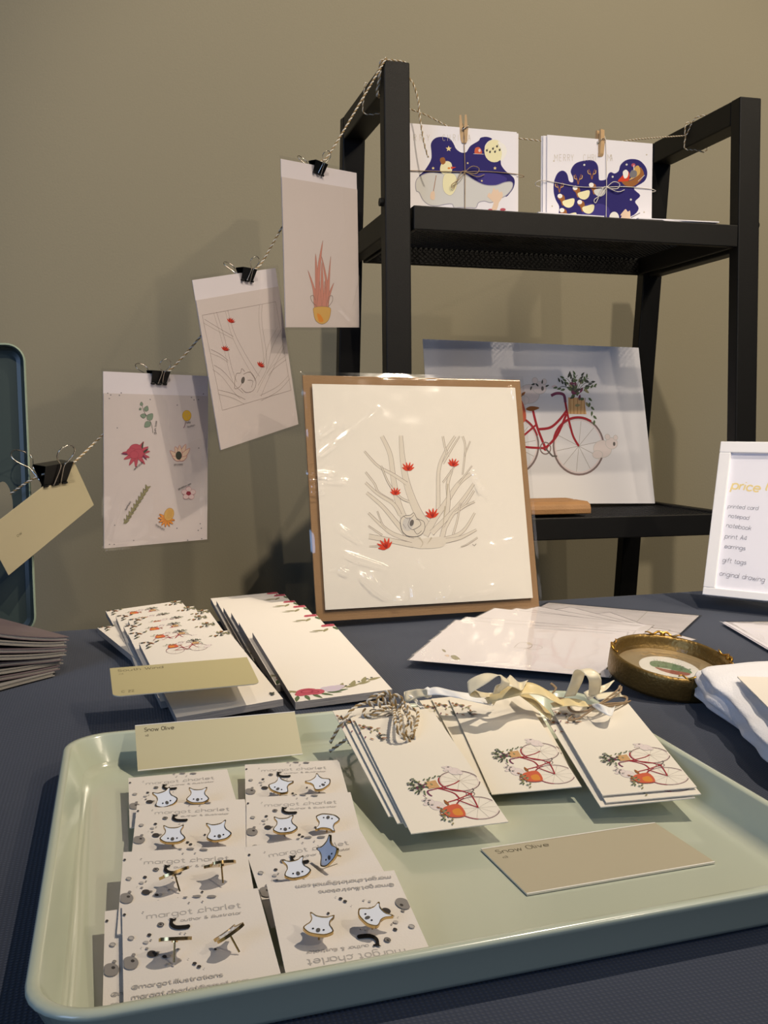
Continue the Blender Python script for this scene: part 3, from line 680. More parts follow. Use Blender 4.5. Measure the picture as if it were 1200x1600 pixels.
hung(PC, a, 'hanging sleeved print of six labelled native flowers, lowest of the three hanging prints', .026, 9, ridges=((.0,.0,.02,.06,.0015,.003),(.14,.03,.146,.19,.002,.003)))

# hanging swatch card
SW = mat('swatch_olive', (196, 188, 152), .45, spec=.4); SWE = mat('swatch_edge', (226, 220, 200), .5); SWB = mat('swatch_beige', (192, 182, 150), .4, spec=.45)
def swatch_art(w, h, name, code=None, m='swatch', border=False):
    a = Art(); a.text(name, w*.055, h*.84, h*.05, m, .00045, 0, 1.1, 1.2); a.text('n3', w*.06, h*.73, h*.026, m, .0002)
    if code: a.text(code, w*.06, h*.10, h*.04, m, .0003)
    if border:
        for y in (h*.006, h*.994): a.line([(0, y), (w, y)], h*.016, 'white', 0)
    return a
PD = from_tl((-.1420, 1.1402, .8693), (.6587, .551, .5123), (.3266, .404, -.8545), .14, .062)
tag(slab('paint_swatch_card', PD.w, PD.h, .0008, SWB, Art().text('ow', .031, .031, .0026, 'swatch', .0004), corner=[0, .0, .004, 0], M=PD.M), 'olive paint swatch card hanging slanted from the large black clip at far left', 'swatch card')

def clip_on(P, x, y, w, roll, label, vdir=(0, 0, 1), up_shift=0):
    u, v = P.px(x, y); U = Vector((P.U.x, P.U.y, 0)).normalized()
    U = (U-P.N*U.dot(P.N)).normalized(); V = P.N.cross(U)
    U2 = U*math.cos(roll)+V*math.sin(roll); V2 = P.N.cross(U2)
    M = T(P.pt(u, v, -.0008)) @ Matrix((U2, V2, P.N)).transposed().to_4x4()
    return binder_clip(M, w, label)
clip_on(PA, 497, 272, .0235, -.06, 'small black binder clip with two wire handles holding the potted plant print')
clip_on(PB, 386, 439, .0245, .0, 'small black binder clip holding the tilted koala drawing')
clip_on(PC, 248, 600, .0255, -.02, 'small black binder clip holding the print of six flowers')
clip_on(PD, 86, 757, .040, .10, 'largest black binder clip, holding the olive swatch at far left')

# ------------------------------------------------------------ serving trays
def rounded(w, h, r, n=8):
    out = []
    for cx, cy, a0 in ((r, r, math.pi), (w-r, r, 1.5*math.pi), (w-r, h-r, 0), (r, h-r, .5*math.pi)):
        out += [(cx+r*math.cos(a0+k*math.pi/2/n), cy+r*math.sin(a0+k*math.pi/2/n)) for k in range(n+1)]
    return out
def tray_mesh(warp, w, h, depth, flare=.008, lip=.0055, r=.03, hole=None):
    """Loops from the underside out over the rim and down to the floor; warp maps (x, y, z) to its place."""
    def loop(inset, z, rr): return [(inset+x, inset+y, z) for x, y in rounded(w-2*inset, h-2*inset, rr)]
    L = [loop(flare+.004, 0, r-.006), loop(flare+.0015, .0015, r-.003), loop(flare, .004, r-.002), loop(.0015, depth-.003, r), loop(0, depth-.0012, r), loop(0, depth, r), loop(.001, depth+.0012, r), loop(lip-.001, depth+.0012, r-.003), loop(lip, depth, r-.003),
         loop(flare+lip-.001, .0075, r-.007), loop(flare+lip+.0015, .0042, r-.010), loop(flare+lip+.006, .003, r-.013)]
    return L
celadon = mat('celadon_lacquer', (192, 199, 180), .16, spec=.5, coat=.6)
celadon_rim = mat('celadon_rim', (192, 201, 182), .22, spec=.5, coat=.4)
def build_tray(name, L, warp, mats, M=None):
    n = len(L[0]); v = [warp(*p) for R in L for p in R]; f = []; fm = []
    for i in range(len(L)-1):
        for k in range(n): f.append((i*n+k, i*n+(k+1) % n, (i+1)*n+(k+1) % n, (i+1)*n+k)); fm.append(0 if i < 9 else 1)
    f.append(tuple((len(L)-1)*n+k for k in range(n))); fm.append(1); f.append(tuple(range(n-1, -1, -1))); fm.append(0)
    o = new_obj(name, v, f, mats, None, M, fm, True)
    return o
TW, TH = .402, .352
Q = [Vector((-.040, .361)), Vector((.362, .386)), Vector((.367, .735)), Vector((-.0405, .712))]     # BL, BR, TR, TL
def warp(x, y, z):
    u = x/TW; v = y/TH; p = Q[0]*(1-u)*(1-v)+Q[1]*u*(1-v)+Q[2]*u*v+Q[3]*(1-u)*v
    return (p.x-.16, p.y-.55, z)
o = build_tray('serving_tray', tray_mesh(None, TW, TH, .0235), warp, [celadon_rim, celadon], T((.16, .55, .7405)))
tag(o, 'pale green lacquered tray lying flat in front, full of earring cards', 'tray')
# second tray standing on its edge at the far left, with a hand hole
TZ = .7405
teal = mat('tray_dark_teal', (62, 74, 72), .35, spec=.5)
def standing_tray():
    w, h, d = .36, .340, .016
    L = tray_mesh(None, w, h, d, flare=.002, lip=.0032, r=.022)
    lean = math.radians(5.5); org = Vector((-.096, 1.208, TZ))
    U = Vector((1, .0, 0)); V = Vector((-.035, math.sin(lean), math.cos(lean))).normalized(); N = U.cross(V).normalized()
    M = T(org) @ Matrix((U, V, N)).transposed().to_4x4()
    L = [[(x-w, y, z) for x, y, z in R] for R in L]
    n = len(L[0]); v = [p for R in L for p in R]; f = []; fm = []
    for i in range(len(L)-1):
        for k in range(n): f.append((i*n+k, i*n+(k+1) % n, (i+1)*n+(k+1) % n, (i+1)*n+k)); fm.append(0 if i < 7 else 1)
    # floor with an oval hole, front and back
    hx, hy, ra, rb = -.032, .150, .0105, .030
    for zi, li, rev in ((.003, len(L)-1, False), (0, 0, True)):
        outer = [L[li][k] for k in range(n)]; hole = [(hx+ra*math.cos(t_), hy+rb*math.sin(t_), zi) for t_ in [k*2*math.pi/24 for k in range(24)]]
        base = len(v); v += hole
        allv = [Vector(p) for p in outer]+[Vector(p) for p in hole]
        idx = [li*n+k for k in range(n)]+[base+k for k in range(24)]
        for t_ in tessellate_polygon([[Vector(p) for p in outer], [Vector(p) for p in hole]]):
            q = [idx[k] for k in t_]; nz_ = (allv[t_[1]]-allv[t_[0]]).cross(allv[t_[2]]-allv[t_[0]]).z
            f.append(tuple(q) if (nz_ > 0) != rev else tuple(reversed(q))); fm.append(1)
        if zi: hb = base
        else:
            for k in range(24): f.append((hb+k, hb+(k+1) % 24, base+(k+1) % 24, base+k)); fm.append(0)
    return new_obj('serving_tray', v, f, [mat('tray_rim_pale', (150, 166, 146), .45), teal], None, M, fm, False)
o = standing_tray(); tag(o, 'pale rimmed dark tray standing upright at the left edge', 'tray')

# ------------------------------------------------------------ stack of booklets at the left edge
BK = mat('booklet_cover', (118, 104, 108), .4, spec=.4, var=.25, vscale=20); BKE = mat('booklet_pages', (206, 200, 188), .7)
BC = [(86, 1056), (94, 1046), (99, 1037), (98, 1032), (104, 1024), (105, 1017), (104, 1009), (108, 1001)]
def booklet(z, dx, rot, th, lift, label, cover=BK):
    """A soft booklet whose leaves rise towards its spine on the left."""
    w, h = .21, .148; U = Vector((math.cos(rot), math.sin(rot), 0)); V = Vector((-U.y, U.x, 0)); org = at(*BC[dx], z=z)
    mb = MB(); n = 16
    for layer, (o0, tk, mi) in enumerate(((0, .0008, 0), (.0009, th-.0018, 1), (th-.0008, .0008, 0))):
        r_ = []
        for i in range(n+1):
            s = i/n; up_ = lift*s**1.3+.0015*math.sin(s*9+z*900)*s; ins = .0 if mi == 0 else .0015
            for y in (ins, h-ins):
                p = U*(-w*s-(ins if i == 0 else 0))+V*y
                r_.append((p.x, p.y, o0+up_)); r_.append((p.x, p.y, o0+up_+tk))
        f = []
        for i in range(n):
            k = i*4; f += [(k, k+2, k+6, k+4), (k+1, k+5, k+7, k+3), (k, k+4, k+5, k+1), (k+2, k+3, k+7, k+6)]
        f += [(0, 1, 3, 2), (n*4, n*4+2, n*4+3, n*4+1)]
        mb.add(r_, f, mi)
    o = mb.build('booklet', [cover, BKE], None, T(org)); tag(o, label, 'booklet', 'booklets stacked at the left edge'); return o
z = .7405; rnd = random.Random(8); names = ['bottom', 'second', 'third', 'fourth', 'fifth', 'sixth', 'seventh', 'topmost']
for k in range(8):
    booklet(z, k, math.radians((44, 40, 41, 36, 39, 35, 37, 33)[k]), .0041, .002+.0085*k, names[k]+(' booklet' if k in (0, 7) else ' from below booklet')+' in the left edge stack', BK if k % 2 else mat('booklet_grey', (150, 146, 140), .5))
    z += .0041+.0003

# ------------------------------------------------------------ notepads
PADS = mat('pad_side', (176, 170, 164), .85, bump=.8, bscale=900, stretch=(.02, .02, 4))
def shingle(top, art, lefts, slope_m, th, name, labels, group, zcorr=0, rots=None):
    """A fanned stack: top pad in front, each lower one pushed farther back."""
    P = top; protos = None; objs = []
    base = slab(name, P.w, P.h, th, CREAM, art, M=P.M, side=PADS)
    tag(base, labels[0], 'notepad', group); objs.append(base)
    O0 = P.pt(0, P.h)                                             # back left corner of the top pad
    for k, (x, y) in enumerate(lefts, 1):
        # corner of the k-th pad: on the top pad's slope, k thicknesses down
        Pn = P.O-P.N*th*k; r = ray(x, y); q = CAM+r*((Pn-CAM).dot(P.N)/r.dot(P.N))
        c = base.copy(); C.objects.link(c); rot = Matrix.Rotation(rots[k-1] if rots else 0, 3, P.N)
        U = rot @ P.U; V = rot @ P.V; org = q-V*P.h
        c.matrix_world = T(org) @ Matrix((U, V, P.N)).transposed().to_4x4()
        tag(c, labels[k], 'notepad', group); objs.append(c)
    return objs
# white pads with roses
PW = from_tl((.1322, 1.0136, .7679), (.998, .0469, .0423), (.051, -.9934, -.1026), .088, .2)
a = Art(); 
rosebunch(a, PW.px(486, 1081)[0], PW.px(480, 1082)[1], .066)
ru, rv = PW.px(514, 977)
rosebunch(a, ru, rv, .040, False); a.leafs(ru-.008, rv-.016, .014, .004, 2.9, 'leafo'); a.leafs(ru-.004, rv-.010, .012, .004, -2.2, 'leafo'); a.leafs(ru+.003, rv-.006, .012, .004, -1.4, 'leaf'); a.leafs(ru-.016, rv-.018, .010, .002, 2.9, 'leafo')
a.clip(0, 0, PW.w, PW.h)
shingle(PW, a, [(373, 972), (361, 957), (349, 949), (338, 938.5), (329, 935)], 0, .0068, 'notepad',
        ['front topmost rose notepad, showing the rose garland at its foot', 'rose notepad directly under the topmost one', 'third rose notepad from the top of the fanned stack', 'fourth rose notepad from the top of the fanned stack', 'fifth rose notepad from the top, near the back', 'rearmost rose notepad, lowest in the fanned stack'], 'fanned rose notepads')
# pads with a bicycle
PK = from_tl((.0162, .9914, .7678), (.9907, .1173, .0687), (.1239, -.9872, -.1001), .09, .2)
a = Art(); f4 = PK.crop(130, 900, 3.6364)
x0, y0 = f4(484, 415); x1, y1 = f4(716, 395); Lb = math.hypot(x1-x0, y1-y0)
b0 = f4(532, 441); b1 = f4(662, 423); kk = Lb/1.0
ang = math.atan2(b1[1]-b0[1], b1[0]-b0[0]); ca, sa = math.cos(ang), math.sin(ang)
a.put(BIKE, lambda x, y: (b0[0]+((x-.22)*ca-y*sa)*kk, b0[1]+((x-.22)*sa+y*ca)*kk*1.15))
rnd = random.Random(11)
for (cx, cy, rx, ry, n_) in ((350, 375, 45, 14, 26), (400, 372, 30, 14, 8), (375, 405, 12, 10, 4), (800, 315, 48, 16, 26), (760, 335, 26, 12, 8), (700, 300, 0, 0, 0)):
    for k in range(n_):
        x = cx+rnd.uniform(-1, 1)*rx; y = cy+rnd.uniform(-1, 1)*ry; u, v = f4(x, y); a.leafs(u, v, .0050, .0019, rnd.uniform(0, 6.3), rnd.choice(['leafd', 'leafo', 'leafo', 'leafd', 'brown']))
for k in range(5): u, v = f4(1065+k*5, 680-4*k+3*(k % 2)); a.leafs(u, v, .004, .002, k, 'leafd')
a.clip(0, 0, PK.w, PK.h)
shingle(PK, a, [(200, 990.5), (193, 979), (181, 963), (165, 955)], 0, .0062, 'notepad',
        ['front topmost bicycle notepad with its red bicycle fully in view', 'bicycle notepad directly under the topmost one', 'middle bicycle notepad of the fanned stack', 'fourth bicycle notepad from the front', 'rearmost high bicycle notepad in the fanned stack'], 'fanned bicycle notepads', rots=[.0, .01, -.02, .03])
for (x, y, z_, rot, lab) in ((152, 981, .7570, .16, 'lowest bicycle notepad, sticking out at the left of its stack'), (318, 953, .7730, -.02, 'bicycle notepad poking out between the two fanned stacks')):
    c = slab('notepad', PK.w, PK.h, .0062, CREAM, a, side=PADS)
    q = at(x, y, z=z_); Nn = PK.N.copy() if x > 300 else (PK.N+Vector((0, 0, 1))).normalized(); U = Matrix.Rotation(rot, 3, 'Z') @ PK.U; U = (U-Nn*U.dot(Nn)).normalized(); V = Nn.cross(U)
    if x > 300: q = q-U*.085
    c.matrix_world = T(q-V*PK.h) @ Matrix((U, V, U.cross(V))).transposed().to_4x4(); tag(c, lab, 'notepad', 'fanned bicycle notepads')

# ------------------------------------------------------------ loose paint swatch cards
P = from_tl((-.0107, .8485, .7789), (.9991, .0418, .0103), (.0428, -.9904, -.1315), .117, .062)
tag(slab('paint_swatch_card', P.w, P.h, .0008, mat('swatch_khaki', (186, 176, 132), .45, spec=.4), swatch_art(P.w, P.h, 'South Wind', 'C 22'), M=P.M, corner=[.006, .006, 0, 0], side=SWE), 'khaki swatch card with rounded lower corners resting across the bicycle notepads', 'swatch card')
P = fit([(213, 1133), (458.5, 1112), (475, 1178), (213, 1205)], (.7720, .7720, .7480, .7480))
tag(slab('paint_swatch_card', P.w, P.h, .0008, SW, swatch_art(P.w, P.h, 'Snow Olive', border=True), M=P.M, side=SWE), 'olive swatch card leaning on the back rim of the tray', 'swatch card')
P = fit([(757, 1329), (1022, 1282), (1110, 1345), (824, 1400)], (.7448,)*4)
tag(slab('paint_swatch_card', P.w, P.h, .0009, mat('swatch_flat', (182, 174, 150), .35, spec=.5), swatch_art(P.w, P.h, 'Snow Olive', border=True), M=P.M, side=SWE), 'olive swatch card lying flat on the bare floor of the tray', 'swatch card')

# ------------------------------------------------------------ large framed-in-cardboard print leaning on the shelf leg
PP = from_tl((.2246, 1.2097, 1.0479), (.998, .0628, -.0042), (.0096, -.2177, -.976), .30, .306)
PI_ = Plane(PP.pt(0, 0, 0), PP.U, PP.V, .3, .306)
KR = mat('cardboard', (150, 118, 82), .85, var=.08, vscale=40, stretch=(1, 30, 1), bump=.5, bscale=120)
r = empty('wrapped_print', PP.M); tag(r, 'large square koala print on cardboard in crinkled clear wrap, leaning on the shelf leg', 'print')
slab('cardboard_backing', .30, .306, .003, KR, parent=r, M=T((0, 0, -.003)))
f1 = PP.crop(450, 560, 2.857)
c = [f1(*q) for q in ((140, 1113), (1082, 1056), (1004, 124), (92, 108))]
a = Art(f1); lw = .00042
BR = [([(418,348),(455,430),(470,540),(490,640),(520,720),(560,800),(600,830)], .0050, .0105), ([(503,345),(510,440),(530,560),(575,680),(625,760)], .0046, .0130), ([(340,415),(400,480),(470,520),(530,560)], .0022, .0048),
      ([(345,508),(385,560),(405,600),(470,640)], .0022, .0030), ([(345,555),(400,605),(470,650),(500,700)], .0030, .0052), ([(350,600),(420,660),(480,730),(530,790)], .0036, .0072), ([(358,690),(410,740),(470,785),(560,815)], .0026, .0062),
      ([(398,682),(420,740),(440,760)], .0014, .0022), ([(358,748),(390,770),(420,790)], .0016, .0022), ([(360,795),(440,810),(560,835)], .0062, .0062), ([(362,840),(420,838),(450,830)], .0014, .0022),
      ([(745,348),(700,420),(672,500),(670,640),(668,700)], .0030, .0060), ([(690,348),(700,400),(715,440)], .0026, .0022), ([(765,348),(735,395),(690,470)], .0014, .0030), ([(778,348),(790,400),(778,520)], .0026, .0018), ([(812,370),(792,420),(785,440)], .0016, .0014),
      ([(815,515),(760,560),(700,650),(650,720),(610,790)], .0040, .0098), ([(730,500),(712,560),(715,640),(700,740),(680,830)], .0034, .0072), ([(820,480),(790,520),(760,560)], .0014, .0022), ([(690,555),(730,500),(745,480)], .0022, .0010),
      ([(828,560),(780,630),(720,700),(640,780)], .0034, .0072), ([(830,590),(790,650),(740,690),(700,760)], .0024, .0040), ([(832,640),(790,660),(745,690)], .0022, .0030), ([(768,645),(755,720),(735,790)], .0018, .0026),
      ([(832,690),(790,760),(740,795),(640,820)], .0024, .0062), ([(840,765),(770,800),(700,815),(640,825)], .0024, .0080), ([(845,800),(800,830),(770,842)], .0018, .0012), ([(415,480),(450,560),(500,620),(540,640)], .0018, .0026)]
for pts, w0, w1 in BR: branch(a, pts, w0, w1, lw, 'bark')
a.fill([(560,815),(640,800),(700,800),(690,840),(600,850),(555,840)], 'bark', 5)
for pts in ([(585,800),(600,825),(590,845)], [(640,800),(620,830)], [(520,730),(560,800)], [(700,660),(690,760)], [(712,560),(706,640)]): a.line(pts, .0022, 'bark2', w1=.0004)
for x, y, s, g in ((535,502,40,-1.55),(478,610,35,-1.5),(735,482,37,-1.4),(645,712,44,-1.75),(440,850,50,-2.0)):
    for k in (-62, -38, -14, 12, 36, 60): a.leafs(x, y, s*(1 if abs(k) < 45 else .8), s*.24, g+math.radians(k), 'red')
    for k in (-20, 4, 26): a.leafs(x, y, s*.6, s*.12, g+math.radians(k), 'red2')
body = [(505,760),(500,725),(515,705),(545,700),(560,690),(575,715),(605,730),(608,765),(585,792),(540,795),(515,780)]
a.fill(body, 'bark', 4); a.fill([(515,720),(545,710),(560,740),(540,770),(512,760)], 'koala', 4); a.line(body, lw*1.6, 'kdark', 4, True)
a.line([(515,705),(530,715),(548,712),(560,700)], lw*1.4, 'kdark'); a.oval(551, 735, 9, 15, 'kdark', .3); a.line([(545,712),(535,745),(555,765),(590,745),(585,725),(570,718)], lw*1.6, 'kdark')
a.line([(560,765),(575,785),(595,770)], lw*1.6, 'kdark'); a.line([(512,740),(525,760)], lw, 'kdark', 0)
a.line([(822,830),(830,838),(838,828)], lw*1.6, 'kdark', 0)
a.f = None
# paper set straight on the cardboard
pw, ph = c[1][0]-c[0][0], c[3][1]-c[0][1]
ox, oy = .0105, .0135
pw, ph = .2795, .2805
for i, (L_, R_, m_) in enumerate(a.p): a.p[i] = ([q-Vector((ox, oy)) for q in L_], [q-Vector((ox, oy)) for q in R_] if R_ else None, m_)
slab('art_print', pw, ph, .0005, mat('print_paper', (226, 220, 208), .7, spec=.2, bump=.1, bscale=900), a, parent=r, M=T((ox, oy, .0007)))
def rz(x0, y0, x1, y1, hh=.0046, hw=.0019): u0, v0 = f1(x0, y0); u1, v1 = f1(x1, y1); return (u0, v0, u1, v1, hh, hw)
ridg = [rz(140,345,205,300,.0035,.003), rz(140,435,200,385,.003), rz(150,430,390,240,.002,.004), rz(95,512,200,518), rz(110,545,260,550,.003), rz(110,572,160,575), rz(110,598,160,597), rz(230,755,330,820,.003), rz(250,870,440,935,.003),
        rz(225,945,270,960,.004), rz(320,965,450,1060,.005,.003), rz(360,960,400,1010,.005,.003), rz(550,1020,555,1080,.004), rz(510,1050,525,1075,.004), rz(580,905,605,935,.003), rz(665,1080,675,1050,.004), rz(690,1075,720,1025,.004),
        rz(470,1080,515,1082), rz(820,510,870,590,.004,.003), rz(840,540,860,585,.004), rz(860,590,1000,680,.0015,.004), rz(990,130,1010,200,.003), rz(740,1060,960,1010,.0012,.005), rz(890,840,1040,800,.0012,.004), rz(170,940,330,900,.001,.004)]
sleeve('clear_wrap', .30, .306, r, Matrix.Identity(4), ridg, amp=.0006, seed=20, nu=190, n0=.0026, margin=.0035)

# ------------------------------------------------------------ bicycle print on the lower shelf, wooden block
s_ = .968; TL = CAM+(Vector((.5238, 1.6672, 1.1374))-CAM)*s_
PBk = from_tl(TL, (.9997, -.0196, -.0167), (-.0214, -.2749, -.9612), .42*s_, .297*s_)
a = Art(); fb = PBk.crop(640, 480, 2.857)
c0 = fb(755, 620); c1 = fb(755, 495); R_ = math.hypot(c0[0]-c1[0], c0[1]-c1[1]); K = R_/.22
a.put(bicycle(.0105), lambda x, y: (c0[0]+(x-.79)*K*.93+(y-.22)*.02, c0[1]+(y-.22)*K))
a.clip(0, 0, PBk.w, PBk.h)
tag(slab('art_print', PBk.w, PBk.h, .0015, mat('print_board', (222, 220, 222), .6, spec=.3), a, M=PBk.M), 'wide white print of a red bicycle with flower basket, leaning on the lower shelf', 'print')
CORK = mat('block_wood', (158, 118, 76), .7, var=.18, vscale=50, bump=.5, bscale=400)
bx0, bx1, by0, by1, bz = .50, .702, 1.365, 1.455, .8495
mb = MB(); pr = [(by0, 0), (by1, 0), (by1, .019), (by1-.03, .019), (by1-.032, .012), (by1-.036, .012), (by1-.038, .019), (by0+.012, .019), (by0+.003, .015), (by0, .008)]; n = len(pr)
mb.add([(x-bx0, y-by0, z) for x in (bx0, bx1) for y, z in pr], [tuple(range(n)), tuple(range(2*n-1, n-1, -1))]+[(k, k+n, (k+1) % n+n, (k+1) % n) for k in range(n)])
tag(bevel(mb.build('wooden_card_holder', CORK, None, T((bx0, by0, bz))), .003, 3), 'light wooden display block on the lower shelf in front of the bicycle print', 'display block')

# ------------------------------------------------------------ festive card bundles on the upper shelf
ENV = mat('envelope', (232, 230, 236), .7, spec=.2)
def bundle(P, art, label, n_env, twm, knot, seed, wrapx, flip=1):
    r = empty('card_bundle', P.M); tag(r, label, 'card bundle', None)
    slab('greeting_card', P.w, P.h, .0006, ENV, art, parent=r)
    for k in range(n_env):
        dx = (.0035+.0012*k)*(1 if flip > 0 else -1.6); slab('envelope', P.w, P.h-.001, .0016, ENV, parent=r, M=T((dx, -.0, -.0022-.0024*k)))
    b = -.0022-.0024*(n_env-1)-.0026; kx, ky = knot; x0 = min(0, (.0035+.0012*(n_env-1))*(1 if flip > 0 else -1.6))-.0002; x1 = P.w+max(0, .0035+.0012*(n_env-1) if flip > 0 else 0)+.0002
    m = MB()
    m.tube(smooth_pts([(kx, ky, .0016), (kx*.5, ky-.002, .0012), (x0, ky-.004*wrapx, .0004), (x0, ky-.004, b), (P.w/2, ky, b-.0006), (x1, ky, b), (x1, ky+.002, .0004), (P.w*.75, ky+.003, .0012), (kx, ky, .0016)], 5), .0006, 6)
    m.tube(smooth_pts([(kx, ky, .0016), (kx-.001, P.h*.8, .0012), (kx-.002, P.h+.001, .0), (kx-.002, P.h+.001, b), (kx, P.h/2, b-.0006), (kx, -.0006, b), (kx, -.0006, .0), (kx, P.h*.3, .0012), (kx, ky, .0016)], 5), .0006, 6)
    for s in (1, -1): m.tube(smooth_pts([(kx, ky, .002), (kx+s*.010, ky+(.008 if s > 0 else -.012), .0045), (kx+s*.021, ky+(.006 if s > 0 else -.020), .003), (kx+s*.018, ky-(.001 if s > 0 else .024), .003), (kx+s*.007, ky-.002, .003), (kx, ky, .002)], 5), .0006, 6)
    m.tube(smooth_pts([(kx, ky, .002), (kx+.018, ky-.006, .003), (kx+.03, ky-.002, .002)], 5), .0006, 6)
    m.tube([(kx-.0018, ky, .0018), (kx+.0018, ky, .0018)], .0015, 8); m.build('twine_tie', twm, r)
    return r
PX = Plane((.408, 1.385, 1.2905), (1, 0, 0), (0, .02, 1), .1725, .127)
a = Art(PX.crop(640, 190, 6.3158)); w = .0004
night = [(95,545),(150,480),(210,380),(215,300),(210,220),(250,165),(320,150),(390,165),(430,210),(460,270),(510,305),(560,300),(600,240),(680,190),(700,160),(760,150),(815,172),(770,200),(740,260),(770,350),(850,400),(895,380),(905,430),(950,490),(1030,560),(1030,640),(990,705),(940,740),(850,650),(700,620),(500,580),(250,560)]
a.fill(night, 'navy', 4)
a.fill([(640,520),(700,480),(820,500),(960,560),(900,620),(780,625),(690,590)], 'navy2', 4)
snow = [(60,600),(95,545),(200,505),(330,515),(420,510),(520,510),(570,530),(640,580),(740,625),(850,630),(940,600),(1010,600),(1010,660),(950,730),(870,770),(800,800),(740,785),(680,800),(655,850),(600,850),(500,848),(440,850),(420,815),(360,815),(270,832),(190,820),(130,770),(95,700),(65,680)]
a.fill(snow, 'snow', 4); a.line(snow, .0012, 'snowd', 4, True)
a.oval(835, 290, 98, 112, 'moon'); a.fill([(870,200),(935,230),(960,300),(920,380),(900,380),(910,300)], 'white', 4)
for x, y in ((762,285),(792,300),(822,268),(842,298),(862,245),(888,280)): a.oval(x, y, 9, 12, 'dark'); a.line([(x+8, y), (x+10, y-22)], w, 'dark', 0)
for x, y, s in ((385,268,30),(232,460,16),(842,460,18),(573,410,12),(712,585,12)):
    st = [(x+s*(1 if k % 2 == 0 else .45)*math.sin(k*math.pi/5), y-s*(1 if k % 2 == 0 else .45)*math.cos(k*math.pi/5)) for k in range(10)]; a.fill(st, 'gold', 0)
a.fill([(300,460),(320,410),(370,390),(410,410),(420,470),(400,520),(350,525),(310,500)], 'moon', 4)            # snowman
a.fill([(350,515),(440,520),(470,590),(450,680),(400,730),(340,690),(325,600)], 'moon', 4); a.line([(350,515),(440,520),(470,590),(450,680),(400,730),(340,690),(325,600)], w, 'snowd', 4, True)
a.fill([(300,390),(305,360),(340,355),(355,400),(325,425)], 'brown', 4); a.fill([(405,445),(460,450),(410,470)], 'red', 0); a.oval(388, 460, 14, 10, 'orange')
a.line([(262,530),(235,690)], .0009, 'brown', 0); a.fill([(210,700),(245,690),(245,770),(205,760)], 'skin', 3)
a.fill([(640,300),(650,260),(690,255),(715,300),(700,320),(650,320)], 'berry', 3); a.oval(690, 285, 12, 16, 'pink'); a.line([(630,318),(730,322)], .0006, 'snow', 0)
a.fill([(805,870),(830,800),(765,740),(790,700),(800,720),(820,680),(830,650),(850,680),(870,665),(885,700),(910,690),(920,740),(880,800),(860,870)], 'skin', 2)
a.oval(920, 868, 28, 14, 'rose'); a.oval(795, 872, 22, 12, 'rose')
for k, x in enumerate((40, 100, 170)): a.text('RRY'[k], x, 190, -38, 'goldf', w, 0, .75)
for k, x in enumerate((325, 375, 430, 480)): a.text('CHRI'[k], x, 190, -38, 'goldf', w, 0, .65)
a.text('A', 575, 190, -38, 'goldf', w, 0, .65)
a.clip(.0005, .0005, PX.w-.0005, PX.h-.0005)
bundle(PX, a, 'tied bundle of snowman and moon cards at the left of the upper shelf', 2, JT, PX.px(726, 269), 1, 1, 1)
PY = Plane((.6295, 1.385, 1.2905), (1, 0, 0), (0, .02, 1), .176, .127)
a = Art(PY.crop(840, 220, 6.3158))
night = [(205,740),(215,650),(180,580),(160,500),(165,400),(200,320),(250,297),(290,330),(310,400),(350,410),(350,360),(328,300),(370,230),(450,200),(540,195),(590,240),(600,330),(610,390),(680,380),(700,330),(725,312),(760,325),(800,300),(820,240),(870,195),(940,182),(1010,200),(1065,260),(1080,330),(1050,400),(950,470),(1010,540),(960,600),(995,670),(920,745),(700,790),(600,800),(200,800)]
a.fill(night, 'navy', 4); a.line(night, .0008, 'navy2', 4, True); a.fill([(450,640),(600,620),(700,660),(690,770),(470,770)], 'navy2', 4)
for x, y in ((235,560),(385,480),(545,450),(255,700),(430,620)):                     # reindeer
    a.fill([(x-35,y+5),(x,y-30),(x+30,y-10),(x+35,y+50),(x+10,y+80),(x-10,y+30)], 'brown', 4)
    a.fill([(x+10,y+40),(x+60,y+20),(x+125,y+10),(x+120,y+70),(x+80,y+100),(x+30,y+85)], 'moon' if x < 500 else 'snow', 4); a.oval(x-15, y-15, 24, 22, 'white')
for x, y in ((215,510),(400,430),(535,380)):
    for s in (1, -1): a.line([(x, y), (x+12*s, y-50), (x+30*s, y-100)], .0016, 'brown', w1=.0007); a.line([(x+12*s, y-50), (x+36*s, y-60), (x+40*s, y-90)], .0012, 'ochre')
a.fill([(815,380),(880,400),(960,370),(1000,300),(1015,260),(1050,330),(1010,400),(940,450),(860,440)], 'brown', 4); a.fill([(960,260),(1000,250),(1010,320),(950,370),(900,390),(930,350)], 'ochre', 4)
a.fill([(790,400),(840,340),(870,290),(905,320),(900,390),(860,400)], 'red', 3); a.fill([(840,310),(870,285),(895,310),(885,360),(855,370)], 'white', 3)
a.fill([(905,340),(930,290),(975,300),(975,350),(930,365)], 'grey', 3); a.oval(945, 240, 20, 18, 'rose'); a.line([(950,240),(950,290)], .0012, 'white', 0); a.line([(990,400),(1055,340)], .0008, 'snow', 0)
for x, y in ((460,238),(740,355),(920,580),(878,235)): a.oval(x, y, 10, 10, 'snow')
a.fill([(820,780),(830,740),(815,735),(850,690),(870,675),(890,700),(910,690),(915,740),(900,790)], 'skin', 3)
a.oval(755, 760, 48, 60, 'white'); a.oval(505, 770, 26, 16, 'white'); a.line([(920,760),(1010,712)], .0012, 'grey', 0)
for x, y in ((160,200),(143,645),(1075,138),(1050,705)): a.oval(x, y, 7, 7, 'goldf')
for k, x in enumerate((165, 215, 255, 295, 330)): a.text('MERRY'[k], x, 200, -40, 'goldf', .0004, 0, .62)
for k, x in enumerate((450, 495, 535, 572, 690)): a.text('CHRIM'[k], x, 200, -40, 'goldf', .0004, 0, .62)
